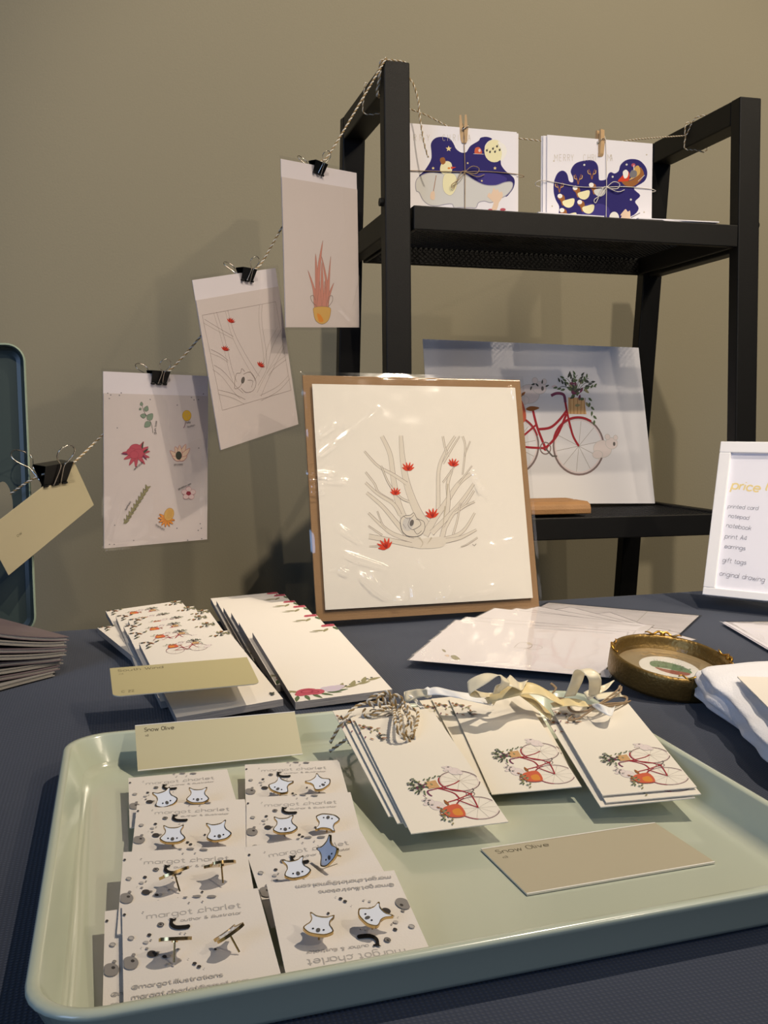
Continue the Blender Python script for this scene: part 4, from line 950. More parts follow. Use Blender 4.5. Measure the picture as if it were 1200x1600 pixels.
a.text('A', 715, 200, -40, 'goldf', .0004, 0, .6)
a.clip(.0005, .0005, PY.w-.0005, PY.h-.0005)
bundle(PY, a, 'tied bundle of reindeer and sleigh cards at the right of the upper shelf', 2, mat('white_string', (214, 208, 200), .9), PY.px(947, 293), 2, -1, -1)
def pin(P, x, y, roll, turn, label):
    u, v = P.px(x, y); R = Matrix.Rotation(roll, 4, 'Z') @ Matrix.Rotation(turn, 4, 'Y')
    return clothespin(P.M @ T((u, v, -.002)) @ R, label)
pin(PX, 725, 203, .04, 1.25, 'wooden clothespin seen edge-on above the snowman card bundle')
pin(PY, 938, 225, -.02, .35, 'pale wooden clothespin above the reindeer card bundle')
for (x0, x1, y0, y1, lab, rot, zz) in ((.595, .70, 1.338, 1.378, 'white card lying flat at the shelf edge between the two bundles', 0, 1.2912), (.80, .903, 1.340, 1.44, 'white card lying flat on the upper shelf right of the reindeer bundle', .05, 1.2912), (.76, .893, 1.345, 1.43, 'upper of two white cards lying flat right of the reindeer bundle', -.06, 1.2932)):
    P = Plane((x0, y0 if x0 < .7 else y0, zz+.0016), (math.cos(rot), math.sin(rot), 0), (-math.sin(rot), math.cos(rot), 0), x1-x0, y1-y0)
    if x0 > .7: P = Plane((x0, y0, zz+.0016), (math.cos(rot), math.sin(rot), 0), (-math.sin(rot), math.cos(rot), 0), x1-x0, .04)
    tag(slab('greeting_card', P.w, P.h, .0016, ENV, M=P.M), lab, 'card')

# ------------------------------------------------------------ fan of sleeved sheets
FP = fit([(704, 965), (963, 991), (958, 1061), (648, 1030)], (.7560, .7530, .7480, .7480)); FW, FH = FP.w, FP.h; FP = Plane(FP.pt(.003, 0), FP.U, FP.V, FW, FH)
f = FP.crop(630, 920, 3.529); a = Art(f); w = .0005
for x, y, s, g, m in ((235,350,26,-2.5,'leafo'),(255,372,26,3.3,'skin'),(262,372,55,.35,'leafo'),(1120,445,30,-.6,'leafo'),(1090,470,30,2.8,'leafo')): a.leafs(x, y, s, s*.4, g, m, w*.6, 'line')
a.line([(612,325),(640,300),(680,298),(710,310),(700,325),(650,328),(620,325)], w, 'fine'); a.line([(680,310),(740,312),(768,325),(740,335),(690,335)], w, 'fine'); a.line([(660,335),(690,330),(710,320)], w*1.4, 'line'); a.leafs(680,300,30,10,.2,'bark')
a.clip(0, 0, FW, FH)
SHT = mat('sheet_white', (226, 221, 224), .6, spec=.3)
tips = [(704, 965), (729, 963), (773, 948), (807, 947), (841, 943), (891, 943), (953, 950)]
labs = ['front sleeved sheet of the fan, lying fully in view with leaf sketches', 'second sheet from the front of the fanned sleeved sheets', 'third sheet from the front of the fanned sleeved sheets', 'middle sheet of the fanned sleeved sheets', 'fifth sheet from the front of the fanned sleeved sheets', 'sixth sheet from the front of the fanned sleeved sheets', 'seventh sheet of the fan, its corner nearest the round gilt frame']
proto = empty('sleeved_sheet', FP.M)
slab('sheet', FW, FH, .0004, SHT, a, parent=proto, M=T((0, 0, .0002)))
sleeve('plastic_sleeve', FW, FH, proto, Matrix.Identity(4), [(.02, .0, FW-.02, .0, .0010, .003)], amp=.0001, seed=31, nu=50, n0=.0005, margin=.002)
piv = FP.pt(FW-.004, FH-.004); al = math.atan2(0, -1); R0 = Matrix((FP.U, FP.V, FP.N)).transposed()
for k, tp in enumerate(tips):
    o = proto if k == 0 else copy_tree(proto)
    tag(o, labs[k], 'print', 'fan of sleeved sheets')
    if k == 0: continue
    u, v = FP.px(*tp); ang = -math.radians((0, 3, 10, 18, 27, 38, 50)[k])
    c_, s_n = math.cos(ang), math.sin(ang)
    ou = u-(0*c_-FH*s_n); ov = v-(0*s_n+FH*c_)
    o.matrix_world = T(FP.pt(ou, ov, -.0010*k)) @ (R0 @ Matrix.Rotation(ang, 3, 'Z')).to_4x4()
# the lone sleeved sheets at the right
for (px, py, ang, w_, h_, lab) in ((1089, 957, math.radians(-96), .21, .15, 'sleeved sheet poking out behind the round gilt frame'),):
    g_ = math.radians(-43); U = Vector((math.cos(g_), math.sin(g_), 0)); V = Vector((-U.y, U.x, 0))
    P = Plane(at(1092, 962, z=.7416)-U*.2-V*.14, U, V, .2, .14)
    r = empty('sleeved_sheet', P.M); tag(r, lab, 'print'); slab('sheet', .2, .14, .0006, SHT, Art().line([(.142, .0), (.135, .14)], .0012, 'koala', 0), parent=r, M=T((0, 0, .0001)))
    sleeve('plastic_sleeve', .2, .14, r, Matrix.Identity(4), seed=3, nu=40, n0=.0009, amp=.0003)
q0 = at(1130, 973, z=.7425); U = (at(1200, 1014, z=.7425)-q0).normalized(); V = Vector((-U.y, U.x, 0))
P = Plane(q0, U, V, .21, .148)
r = empty('sleeved_sheet', P.M); tag(r, 'white sleeved sheet at the right edge in front of the price frame', 'print')
slab('sheet', .21, .148, .0006, SHT, parent=r, M=T((0, 0, .0012))); slab('sheet', .21, .148, .0006, SHT, parent=r, M=T((.0015, -.0015, .0002)))
sleeve('plastic_sleeve', .21, .148, r, T((0, 0, .001)), [(.0, .0, .18, .0, .0018, .003)], seed=4, nu=50, n0=.0012, amp=.0003)

# ------------------------------------------------------------ round gilt frame
GILT = mat('antique_gilt', (128, 104, 58), .38, metal=.75, var=.35, vscale=30, bump=.6, bscale=350); GILTH = mat('gilt_bright', (196, 150, 70), .28, metal=1)
cc = at(1050, 1024, z=.7710); nrm = Vector((.10, -.13, 1)).normalized(); vdir = Vector((cc.x, cc.y, 0)).normalized(); side = Vector((vdir.y, -vdir.x, 0))
nrm = (Vector((0, 0, 1))+side*.13-vdir*.13).normalized(); U = side-nrm*side.dot(nrm); U.normalize(); V = nrm.cross(U)
M = T(cc) @ Matrix((U, V, nrm)).transposed().to_4x4()
r = empty('round_picture_frame', M); tag(r, 'round antique gilt frame lying on the cloth, small green watercolour inside', 'picture frame')
Rr = .0565
mb = MB(); mb.lathe([(Rr*.985, -.022), (Rr, -.019), (Rr, -.004), (Rr*.985, -.001), (Rr*.955, 0), (Rr*.92, -.001), (Rr*.90, -.004), (Rr*.885, -.010), (Rr*.86, -.011), (Rr*.86, -.022)], 72); mb.build('frame_ring', GILT, r, smooth=True)
for kq, g in enumerate((1.75, 3.25, 5.15, .35)):
    mb = MB()
    for s in (1, -1):
        pts = [(Rr*(.955+.03*math.sin(t_*2.2))*math.cos(g+s*t_*.11), Rr*(.955+.03*math.sin(t_*2.2))*math.sin(g+s*t_*.11), .0012+.0012*math.sin(t_*3)) for t_ in [i*.25 for i in range(13)]]
        mb.tube(pts, [.0015-.0009*i/12 for i in range(13)], 6)
    mb.tube([(Rr*.93*math.cos(g), Rr*.93*math.sin(g), .001), (Rr*1.0*math.cos(g), Rr*1.0*math.sin(g), .0005)], .0024, 8)
    mb.build('gilt_ornament', GILTH, r, smooth=True)
disc = lambda R_, n=56: [(R_*math.cos(k*2*math.pi/n), R_*math.sin(k*2*math.pi/n)) for k in range(n)]
a = Art(); el = [(Rr*.50*math.cos(k*.2094), Rr*.50*math.sin(k*.2094)) for k in range(30)]
a.fill(el, 'white', 0)
rnd = random.Random(5)
k_ = .0565/.067; a.f = lambda x, y: (x*k_, y*k_)
a.fill([(-.022,.004),(-.018,.014),(-.004,.017),(.010,.014),(.021,.006),(.023,-.004),(.010,-.004),(-.006,-.003),(-.018,-.004)], 'cactus', 4)
a.fill([(-.016,-.005),(-.004,-.005),(.012,-.004),(.022,-.005),(.018,-.013),(.006,-.016),(-.008,-.013)], 'cactusr', 4)
for k in range(60):
    t_ = rnd.uniform(0, 6.28); q = rnd.random()**.5; a.leafs(.021*q*math.cos(t_), .006+.010*q*math.sin(t_)*.9, .004, .0014, rnd.uniform(0, 6.3), rnd.choice(['cactus', 'eucal', 'leaf']))
for k in range(9): a.line([(-.016+k*.003, .013), (-.018+k*.0035, .019)], .0003, 'leaf', 0)
slab('picture_mount', 0, 0, .003, mat('mount_taupe', (150, 132, 100), .6), a, parent=r, M=T((0, 0, -.013)), outline=disc(Rr*.865))
gm = bpy.data.materials.new('picture_glass'); gm.use_nodes = True; t = gm.node_tree; nb_ = t.nodes['Principled BSDF']; t.nodes.remove(nb_)
tr_ = t.nodes.new('ShaderNodeBsdfTransparent'); gl_ = t.nodes.new('ShaderNodeBsdfGlossy'); gl_.inputs['Roughness'].default_value = .02; fr_ = t.nodes.new('ShaderNodeLayerWeight'); fr_.inputs[0].default_value = .5; mx_ = t.nodes.new('ShaderNodeMixShader')
t.links.new(schlick(t, fr_), mx_.inputs[0]); t.links.new(tr_.outputs[0], mx_.inputs[1]); t.links.new(gl_.outputs[0], mx_.inputs[2]); t.links.new(mx_.outputs[0], t.nodes['Material Output'].inputs[0])
slab('glass', 0, 0, .0015, gm, parent=r, M=T((0, 0, -.0095)), outline=disc(Rr*.865))

# ------------------------------------------------------------ price list frame
FRW = mat('frame_white', (238, 238, 240), .35, spec=.5)
b0 = at(1097, 929, Y=1.135); U = Vector((.62, -.785, 0)).normalized(); top = at(1115, 697, z=None, Y=b0.y+.055)
lean = math.radians(16); back = Vector((-U.y, U.x, 0)); V = (Vector((0, 0, 1))*math.cos(lean)+back*math.sin(lean)).normalized()
Hf = (at(1115, 697, Y=b0.y+.06)-b0).length
P = Plane(b0, U, V, .150, Hf)
r = empty('price_list_frame', P.M); tag(r, 'white frame with the handwritten price list, standing at the right edge', 'picture frame')
fx = P.crop(1040, 660, 4.444)
q = [fx(295, 1145), fx(412, 268)]
mg = q[0][0]*1.0; mgb = q[0][1]; mgt = P.h-q[1][1]
mb = MB(); W_, H_ = P.w, P.h; D = .024
ml = .0155
for (x0, y0, x1, y1) in ((0, 0, W_, mgb), (0, H_-ml, W_, H_), (0, mgb, ml, H_-ml), (W_-ml, mgb, W_, H_-ml)): mb.box((x0, y0, -D), (x1, y1, 0))
bevel(mb.build('frame_border', FRW, r), .001)
a = Art(lambda x, y: tuple(Vector(fx(x, y))-Vector((ml, mgb)))); w = .00045
def pl(x, y): return tuple(Vector(fx(x, y))-Vector((ml, mgb)))
def handline(txt, x, y, xe, ye, m='priced', w=.00045, h=None):
    """One handwritten line between two picked points."""
    p = Vector(pl(x, y)); e_ = Vector(pl(xe, ye)); L_ = (e_-p).length; ang = math.atan2(e_.y-p.y, e_.x-p.x)
    tot = sum((GL[c][0]+1.1) if c != ' ' else 3.2 for c in txt); k = L_/tot*4
    b = Art(); b.text(txt, p.x, p.y, h or k, m, w, ang, sx=k/(h or k), gap=1.1, slant=.12); a.put(b, lambda x, y: (x, y))
handline('price', 450, 455, 655, 480, 'gold', .0021, .0075); handline('l', 690, 465, 712, 468, 'gold', .0021, .0075)
for txt, x, y, xe, ye in (('printed card', 425, 590, 640, 605), ('notepad', 430, 655, 575, 672), ('notebook', 414, 722, 590, 745), ('print A4', 404, 800, 560, 815), ('earrings', 402, 868, 550, 885), ('gift tags', 388, 965, 556, 985), ('original drawing', 366, 1058, 686, 1105)):
    handline(txt, x, y, xe, ye)
slab('price_list', W_-2*ml, H_-ml-mgb, .001, mat('list_paper', (232, 232, 242), .7), a, parent=r, M=T((ml, mgb, -.004)))
slab('back_board', W_-.01, H_-.01, .002, FRW, parent=r, M=T((.005, .005, -.008)))

# ------------------------------------------------------------ folded white cloth with a paper on it
CL = mat('white_cotton', (232, 232, 236), .9, spec=.15, bump=.5, bscale=700, sheen=.2)
def folded_cloth():
    e0 = at(1080, 1096, z=.742); e1 = at(1215, 1222, z=.742); U = (e1-e0); U.z = 0; L_ = U.length+.06; U.normalize(); V = Vector((-U.y, U.x, 0))   # U runs along the left face, V away to the right
    nu, nv = 56, 64; v = []; f = []
    wv = .20; H = .036
    for i in range(nu+1):
        s = i/nu; x = -.028+s*(L_+.02)
        for j in range(nv+1):
            g = j/nv                                           # once round the section
            ang = g*2*math.pi; ca, sa = math.cos(ang), math.sin(ang)
            ex = .35 if abs(ca) > 0 else .35
            cx = math.copysign(abs(ca)**.55, ca)*wv/2; cz = math.copysign(abs(sa)**.75, sa)*H/2*(1.10 if ca < 0 else .85)
            tp = min(1, (s/.16)**.5) if s < .16 else 1
            p = e0+U*x+V*(wv/2+cx*(.75+.25*tp)); zz = .7405+H/2*1.1+cz*(.25+.75*tp)
            d = .0075*noise.noise(Vector((x*14, cz*60, cx*9)))+.004*noise.noise(Vector((x*40, cz*120, cx*22)))
            fold = .004*math.sin(cz*520+x*30)*(1 if ca < -.2 else 0)
            p = p-V*(d+fold)*(1 if ca < 0 else .2); zz += .35*d
            v.append((p.x-e0.x, p.y-e0.y, max(zz, .7408)-.74))
    for i in range(nu):
        for j in range(nv): k = i*(nv+1)+j; f.append((k, k+1, k+nv+2, k+nv+1))
    f.append(tuple(range(nv, -1, -1))); f.append(tuple(nu*(nv+1)+j for j in range(nv+1)))
    o = new_obj('folded_cloth', v, f, CL, None, T((e0.x, e0.y, .74)), smooth=True)
    tag(o, 'white folded cotton cloth at the right edge beside the round frame', 'cloth')
    return e0, U, V
e0, Uc, Vc = folded_cloth()
_U = Vector((.93, -.36, 0)).normalized(); _V = Vector((.46, .885, 0)).normalized(); _V = Vector((-_U.y, _U.x, 0)); P = Plane(Vector((.4830, .680, .7805))-_V*.2, _U, _V, .15, .2)
tag(slab('paper_sheet', P.w, P.h, .001, CREAM, M=P.M), 'cream paper lying on top of the folded white cloth', 'paper')

# ------------------------------------------------------------ gift tags
tagA = Art(); P1 = from_tl((.158, .6607, .7760), (.9996, -.0226, .0186), (-.0196, -.9891, -.146), .0585, .15)
f8 = P1.crop(490, 1040, 3.6364)
p0 = f8(935, 808); p1 = f8(828, 655); dv = Vector(p1)-Vector(p0); K = dv.length/.57; ang = math.atan2(dv.y, dv.x); ca, sa = math.cos(ang), math.sin(ang)
tagA.put(BIKE, lambda x, y: (p0[0]+((x-.22)*ca-(y-.22)*sa)*K, p0[1]+((x-.22)*sa+(y-.22)*ca)*K))
rnd = random.Random(2)
for cx, cy, n_ in ((330, 445, 14), (385, 455, 6), (415, 495, 4), (450, 515, 6), (345, 505, 2)):
    for k in range(n_): u, v = f8(cx+rnd.uniform(-28, 28), cy+rnd.uniform(-10, 10)); tagA.leafs(u, v, .0036, .0012, rnd.uniform(0, 6.3), rnd.choice(['leafd', 'brown', 'plum', 'leafo']))
TWd, THd = P1.w, P1.h
# move the sprig to the tag's top corner
for i in range(len(BIKE.p), len(tagA.p)):
    L_, R_, m_ = tagA.p[i]; tagA.p[i] = ([q+Vector((.0, THd*.16)) for q in L_], R_, m_)
tagA.clip(.0005, .0005, TWd-.0005, THd-.0005)
TAGM = mat('tag_card', (234, 228, 214), .6, spec=.25)
def gift_tag(P, label, group, first=[None]):
    if first[0] is None:
        r = empty('gift_tag', P.M); slab('tag_card', TWd, THd, .0006, TAGM, tagA, parent=r)
        hb = MB(); hb.lathe([(.0022, .0001), (.0032, .0001), (.0032, .0004), (.0022, .0004)], 20); hb.build('punched_hole', mat('hole_dark', (90, 84, 74), .8), r, T((TWd*.5, THd-.008, 0)))
        first[0] = r
    else:
        r = copy_tree(first[0]); r.matrix_world = P.M
    tag(r, label, 'gift tag', group); return r
def shift(P, du, dv, dn, rot=0):
    R = Matrix.Rotation(rot, 3, P.N); return Plane(P.pt(du, dv, dn), R @ P.U, R @ P.V, P.w, P.h)
g1 = gift_tag(P1, 'top gift tag of the left pile, tied with striped twine', 'gift tags tied with striped twine')
for k, (du, dv, dn, ro, lb) in enumerate(((-.0005, .010, -.0016, .010, 'gift tag second from the top of the left pile'), (-.0035, .017, -.0032, .018, 'gift tag third from the top of the left pile'), (-.006, .028, -.0048, .03, 'lowest gift tag of the left pile'))):
    gift_tag(shift(P1, du, dv, dn, ro), lb, 'gift tags tied with striped twine')
P2t = from_tl((.2453, .7099, .7715), (.9874, -.1514, .0459), (-.144, -.9803, -.1353), .0585, .15)
g2 = gift_tag(P2t, 'top gift tag of the middle pile, tied with cream ribbon', 'gift tags tied with cream ribbon')
for du, dv, dn, ro, lb in ((-.006, .006, -.0016, .045, 'second gift tag of the middle pile, turned slightly left'), (-.010, .008, -.0032, .08, 'third gift tag of the middle pile, mostly under the ribbon'), (.003, .010, -.0048, -.03, 'lowest gift tag of the middle pile')):
    gift_tag(shift(P2t, du, dv, dn, ro), lb, 'gift tags tied with cream ribbon')
P3 = from_tl((.3151, .6732, .7690), (.9714, -.2249, .0757), (-.2195, -.9728, -.0738), .0585, .15)
g3 = gift_tag(P3, 'top gift tag of the right pile, tied with a jute bow', 'gift tags of the right pile')
for du, dv, dn, ro, lb in ((.0005, -.006, -.0018, .0, 'second gift tag of the right pile, showing below the top one'), (-.0035, -.008, -.0034, .02, 'lowest gift tag of the right pile, sticking out at its foot')):
    gift_tag(shift(P3, du, dv, dn, ro), lb, 'gift tags of the right pile')
# striped twine loops on the left pile
rinv = lambda r: r.matrix_world.inverted()
LIFT = .0075
bpy.context.view_layer.update()
def tw(r, paths, name='twine_loop', rr=.0012, mats=None, px=True):
    M_ = rinv(r); mb = MB()
    for pts in paths: twine_mesh(mb, [M_ @ at(x, y, z=z+LIFT*min(1, max(0, (z-.755)/.012))) for x, y, z in pts], r=rr, pitch=.0075)
    return mb.build(name, mats or [WT, GT], r)
tw(g1, [[(625,1108,.769),(600,1098,.775),(560,1102,.776),(535,1128,.768),(516,1160,.756)], [(625,1106,.770),(590,1110,.774),(560,1140,.762),(515,1174,.7465)], [(560,1138,.764),(545,1158,.752),(555,1166,.7465)], [(540,1150,.757),(560,1150,.754),(575,1140,.757)],
        [(612,1104,.772),(606,1082,.784),(590,1092,.782),(598,1112,.772)], [(620,1108,.772),(632,1098,.779),(640,1120,.774),(634,1145,.768),(650,1162,.7625)], [(622,1106,.773),(626,1125,.775),(628,1148,.769),(642,1160,.764)],
        [(630,1106,.773),(640,1125,.774),(646,1145,.768),(648,1158,.764)], [(632,1104,.774),(652,1112,.773),(650,1135,.770),(640,1150,.767)], [(615,1104,.773),(618,1130,.775),(624,1146,.770),(633,1150,.768)], [(600,1100,.776),(604,1080,.786),(616,1096,.779),(622,1108,.773)],
        [(585,1105,.775),(575,1095,.780),(592,1085,.784),(605,1100,.777)], [(570,1108,.772),(568,1118,.769),(580,1118,.771),(600,1110,.774)], [(618,1100,.778),(615,1086,.785),(628,1092,.781),(624,1106,.774)]])
SAT = mat('satin_cream', (236, 226, 196), .32, spec=.6, sheen=.3); SATW = mat('satin_white', (238, 238, 236), .35, spec=.5); SATG = mat('satin_gold', (226, 208, 158), .38, spec=.5)
def ribbon(r, pts, width, wdir, m, name='ribbon', tw_=None):
    """pts: picked points with height; wdir: width directions in space (one, or one per point)."""
    M_ = rinv(r); Pw = [at(x, y, z=z+.004) for x, y, z in pts]; D = [Vector(d) for d in (wdir if isinstance(wdir[0], (tuple, list)) else [wdir]*len(pts))]
    Ws = width if isinstance(width, (tuple, list)) else [width]*len(pts)
    A = smooth_pts([M_ @ (p+d.normalized()*w_/2) for p, d, w_ in zip(Pw, D, Ws)], 6); B = smooth_pts([M_ @ (p-d.normalized()*w_/2) for p, d, w_ in zip(Pw, D, Ws)], 6)
    n = len(A); v = []; f = []; seg = 6
    for i in range(n):
        nn = (B[i]-A[i]).cross(A[min(i+1, n-1)]-A[max(i-1, 0)]); nn = nn.normalized() if nn.length > 0 else Vector((0, 0, 1))
        for k in range(seg+1): v.append(A[i].lerp(B[i], k/seg)+nn*.0009*math.sin(math.pi*k/seg)*math.sin(i*.9))
    for i in range(n-1):
        for k in range(seg): q = i*(seg+1)+k; f.append((q, q+1, q+seg+2, q+seg+1))
    o = new_obj(name, v, f, m, r, smooth=True); md = o.modifiers.new('thickness', 'SOLIDIFY'); md.thickness = .0003; return o
ribbon(g2, [(770,1101,.772),(745,1092,.776),(715,1086,.779),(685,1080,.780),(668,1082,.779)], (.004, .010, .010, .009, .005), [(.2,1,.3),(.1,1,.4),(.0,1,.3),(0,1,.5),(0,.6,1)], SATW)
ribbon(g2, [(668,1082,.779),(652,1084,.776),(636,1088,.772),(632,1082,.772)], (.005, .011, .014, .004), [(0,.6,1),(.2,1,.4),(.4,1,.4),(.6,1,0)], SAT)
mb = MB(); M_ = rinv(g2); mb.tube([M_ @ at(662, 1083, z=.780), M_ @ at(668, 1082, z=.7805), M_ @ at(675, 1083, z=.780)], [.003, .0045, .003], 10); mb.build('ribbon_knot', SATW, g2, smooth=True)
ribbon(g2, [(768,1102,.770),(772,1088,.778),(745,1085,.784),(732,1075,.790),(758,1060,.797),(782,1056,.800),(790,1066,.796),(780,1080,.787)], (.004,.008,.011,.013,.013,.011,.008,.004), [(1,.2,0),(.8,.6,0),(.5,1,.2),(.2,1,.5),(.3,1,.4),(.6,.8,-.3),(1,.2,-.4),(1,.2,0)], SAT)
ribbon(g2, [(775,1084,.784),(785,1066,.793),(800,1064,.795),(812,1072,.788),(822,1068,.789)], (.006,.012,.013,.012,.012), [(1,.3,0),(.9,.5,.1),(.2,1,.5),(.3,1,.3),(.8,1,.3)], SAT)
ribbon(g2, [(640,1086,.775),(655,1100,.768),(668,1118,.764)], (.003,.004,.003), [(1,.3,0),(1,.3,.0),(1,.3,0)], SATW)
ribbon(g2, [(760,1095,.776),(790,1082,.784),(830,1075,.785),(862,1088,.780),(880,1100,.7735)], (.006,.011,.013,.013,.008), [(0,1,.5),(0,1,.6),(.1,1,.5),(.2,1,.3),(.3,1,.2)], SATG)
ribbon(g2, [(806,1078,.7775),(828,1092,.776),(852,1112,.767),(862,1122,.763)], (.008,.014,.013,.011), [(.7,1,.2),(.6,1,.1),(.6,1,.1),(.6,1,.1)], SATG)
ribbon(g3, [(890,1088,.773),(900,1066,.785),(908,1046,.796),(922,1050,.797),(930,1064,.790),(928,1086,.775)], (.010,.011,.011,.011,.011,.010), [(1,.1,0)]*6, SAT)
ribbon(g3, [(915,1088,.774),(930,1080,.777),(945,1074,.779),(960,1063,.783)], (.010,.009,.006,.001), [(.1,1,.4)]*4, SAT)
ribbon(g3, [(862,1102,.773),(885,1097,.775),(905,1098,.775),(918,1100,.7745)], (.006,.012,.012,.008), [(.1,1,.2)]*4, SATG)
ribbon(g3, [(925,1102,.7735),(938,1106,.776),(955,1112,.774),(960,1106,.774)], (.004,.010,.013,.008), [(.3,1,.2),(.3,1,.4),(.5,1,.2),(.8,1,.2)], SATW)
ribbon(g3, [(930,1090,.776),(950,1086,.778),(972,1084,.7765)], (.008,.009,.008), [(.1,1,.2)]*3, SAT)
M_ = rinv(g3); mb = MB()
for pts in ([(930,1105,.777),(912,1112,.774),(894,1112,.772),(888,1104,.774),(900,1101,.776),(918,1103,.777),(932,1104,.777)], [(932,1104,.778),(950,1100,.778),(975,1098,.775),(978,1090,.776),(962,1088,.779),(945,1096,.779),(932,1103,.778)], [(932,1104,.778),(915,1116,.773),(900,1124,.770),(888,1125,.769),(892,1120,.770)],
            [(932,1103,.779),(950,1090,.781),(965,1078,.785),(968,1072,.787)], [(934,1103,.779),(952,1093,.780),(968,1082,.784),(970,1074,.786)], [(930,1105,.778),(946,1104,.777),(968,1101,.775),(984,1096,.774)], [(845,1075,.784),(852,1082,.782),(862,1090,.779),(880,1092,.777)], [(860,1068,.785),(868,1076,.782),(862,1084,.780)]):
    q = [M_ @ at(x, y, z=z) for x, y, z in pts]; mb.tube(smooth_pts(q, 6), .0007, 6); mb.tube(smooth_pts([p+Vector((.0008, .0004, .0004)) for p in q], 6), .0005, 5)
mb.build('jute_bow', JT, g3)

# ------------------------------------------------------------ earring cards
def card_art(P):
    f = P.crop(150, 1390, 3.871); a = Art(f); w = .00030
    def tx(txt, x, y, xe, ye, h, m, w_):
        p = Vector(f(x, y)); e_ = Vector(f(xe, ye)); L_ = (e_-p).length; ang = math.atan2(e_.y-p.y, e_.x-p.x); tot = sum((GL[c][0]+1.3) if c != ' ' else 3.2 for c in txt); k = L_/tot*4
        b = Art(); b.text(txt, p.x, p.y, k, m, w_, ang); a.put(b, lambda x, y: (x, y))
    tx('margot £harlet', 308, 178, 885, 108, 0, 'text', .00055)
    tx('author & illustrator', 512, 195, 885, 148, 0, 'text', .00032)
    tx('@margot.illustrations', 218, 606, 775, 527, 0, 'text', .00050); tx('margot.charlet@gmail.com', 218, 668, 935, 562, 0, 'text', .00050)
    for x, y, rx, ry, m in ((208,450,50,40,'blot'),(222,438,12,9,'blotd'),(228,400,12,9,'blot'),(173,157,9,7,'blotd'),(392,218,18,12,'blot'),(390,216,9,6,'blotd'),(323,280,13,9,'blotd'),(333,311,6,4,'blot'),(213,300,17,11,'text'),(303,325,17,9,'text'),(308,362,10,6,'blot'),(275,357,4,3,'text'),
                        (340,395,30,20,'blotd'),(372,385,14,5,'blot'),(415,412,15,10,'blotd'),(440,408,14,10,'text'),(430,458,10,7,'text'),(597,453,13,9,'blotd'),(624,472,13,9,'blotd'),(468,465,8,5,'text'),(560,425,4,3,'text'),(495,368,9,6,'blot'),(722,368,9,7,'blotd'),
                        (512,268,7,4,'text'),(540,272,5,4,'blot'),(285,143,5,3,'blot'),(563,85,6,4,'blot'),(645,78,6,4,'blot'),(655,483,4,3,'text'),(540,52,14,5,'blot'),(610,46,26,8,'blot'),(700,48,28,8,'blot')):
        a.oval(x, y, rx, ry, m)
    a.oval(213, 300, 17, 11, 'blot', w=w); a.oval(392, 218, 18, 12, 'blotd', w=w)
    a.fill([(448,188),(440,182),(455,180),(470,184),(485,180),(484,190),(470,194),(466,208),(478,220),(500,224),(540,221),(562,218),(570,228),(562,240),(530,246),(490,248),(460,238),(446,222),(446,204)], 'black', 4)
    return a
PL4 = fit([(190, 1413), (402, 1389), (444.5, 1538.5), (194, 1578)], (.7575, .7575, .7520, .7520))
CW, CH = PL4.w, PL4.h
ca_ = card_art(PL4); ca_.clip(.0004, .0004, CW-.0004, CH+.01); ca_.clip(.0004, .0004, CW-.0004, CH-.0004)
ec = slab('earring_card', CW, CH, .0005, CARD, ca_, M=PL4.M)
tag(ec, 'front left earring card, with full web handle and email printed at its foot', 'earring card', 'earring cards in the tray')
cards = {'L4': PL4}
def put_card(key, q, z, label, pc=None):
    P = fit(q, z, CW, CH); mid = (at(*q[0], z=z[0])+at(*q[1], z=z[1]))/2       # set by its top edge
    P = Plane(P.O+(mid-P.pt(CW/2, CH)), P.U, P.V, CW, CH)
    o = ec.copy(); C.objects.link(o); o.matrix_world = P.M; tag(o, label, 'earring card', 'earring cards in the tray'); cards[key] = P; return P
def by_top(tl_, tr_, zt, zb, n=None):
    """Card from its top edge; the foot hangs down the slope between the two heights."""
    A = at(*tl_, z=zt); B = at(*tr_, z=zt); U = (B-A).normalized(); D = Vector((U.y, -U.x, 0)); dz = (zt-zb)/CH; D = (D*math.sqrt(1-dz*dz)+Vector((0, 0, -dz)))
    mid = (A+B)/2; O_ = mid-U*CW/2+D*CH
    return Plane(O_, U, -D, CW, CH)
def put_top(key, tl_, tr_, zt, zb, label, skew=0):
    P = by_top(tl_, tr_, zt, zb)
    if skew: 
        R = Matrix.Rotation(skew, 3, P.N); TLp = P.pt(0, P.h); U = R @ P.U; V = R @ P.V; P = Plane(TLp-V*P.h, U, V, CW, CH)
    o = ec.copy(); C.objects.link(o); o.matrix_world = P.M; tag(o, label, 'earring card', 'earring cards in the tray'); cards[key] = P; return P
put_card('L1', [(198, 1217), (357, 1200.6), (384, 1325), (199, 1345)], (.7535, .7535, .7500, .7500), 'rearmost earring card of the left column')
put_card('L2', [(212.5, 1257), (384, 1249.6), (409, 1385), (210, 1398)], (.7565, .7550, .7507, .7520), 'second earring card from the back of the left column')
put_card('L3', [(197.5, 1328), (380, 1324), (427, 1460), (202, 1470)], (.7595, .7565, .7515, .7540), 'third earring card from the back of the left column')
put_top('L5', (169, 1423), (372, 1398), .7545, .7490, 'earring card half hidden under the front left one', 0)
put_card('R1', [(382, 1194), (530, 1188), (562, 1310), (390, 1322)], (.7535, .7535, .7500, .7500), 'rearmost earring card of the right column')
put_card('R2', [(386, 1246), (546.5, 1238), (584, 1372), (393, 1382)], (.7560, .7560, .7510, .7510), 'second earring card from the back of the right column')
put_card('R3', [(380.5, 1328), (562, 1291), (618, 1420), (424, 1455)], (.7565, .7595, .7530, .7505), 'third earring card of the right column, turned slightly')
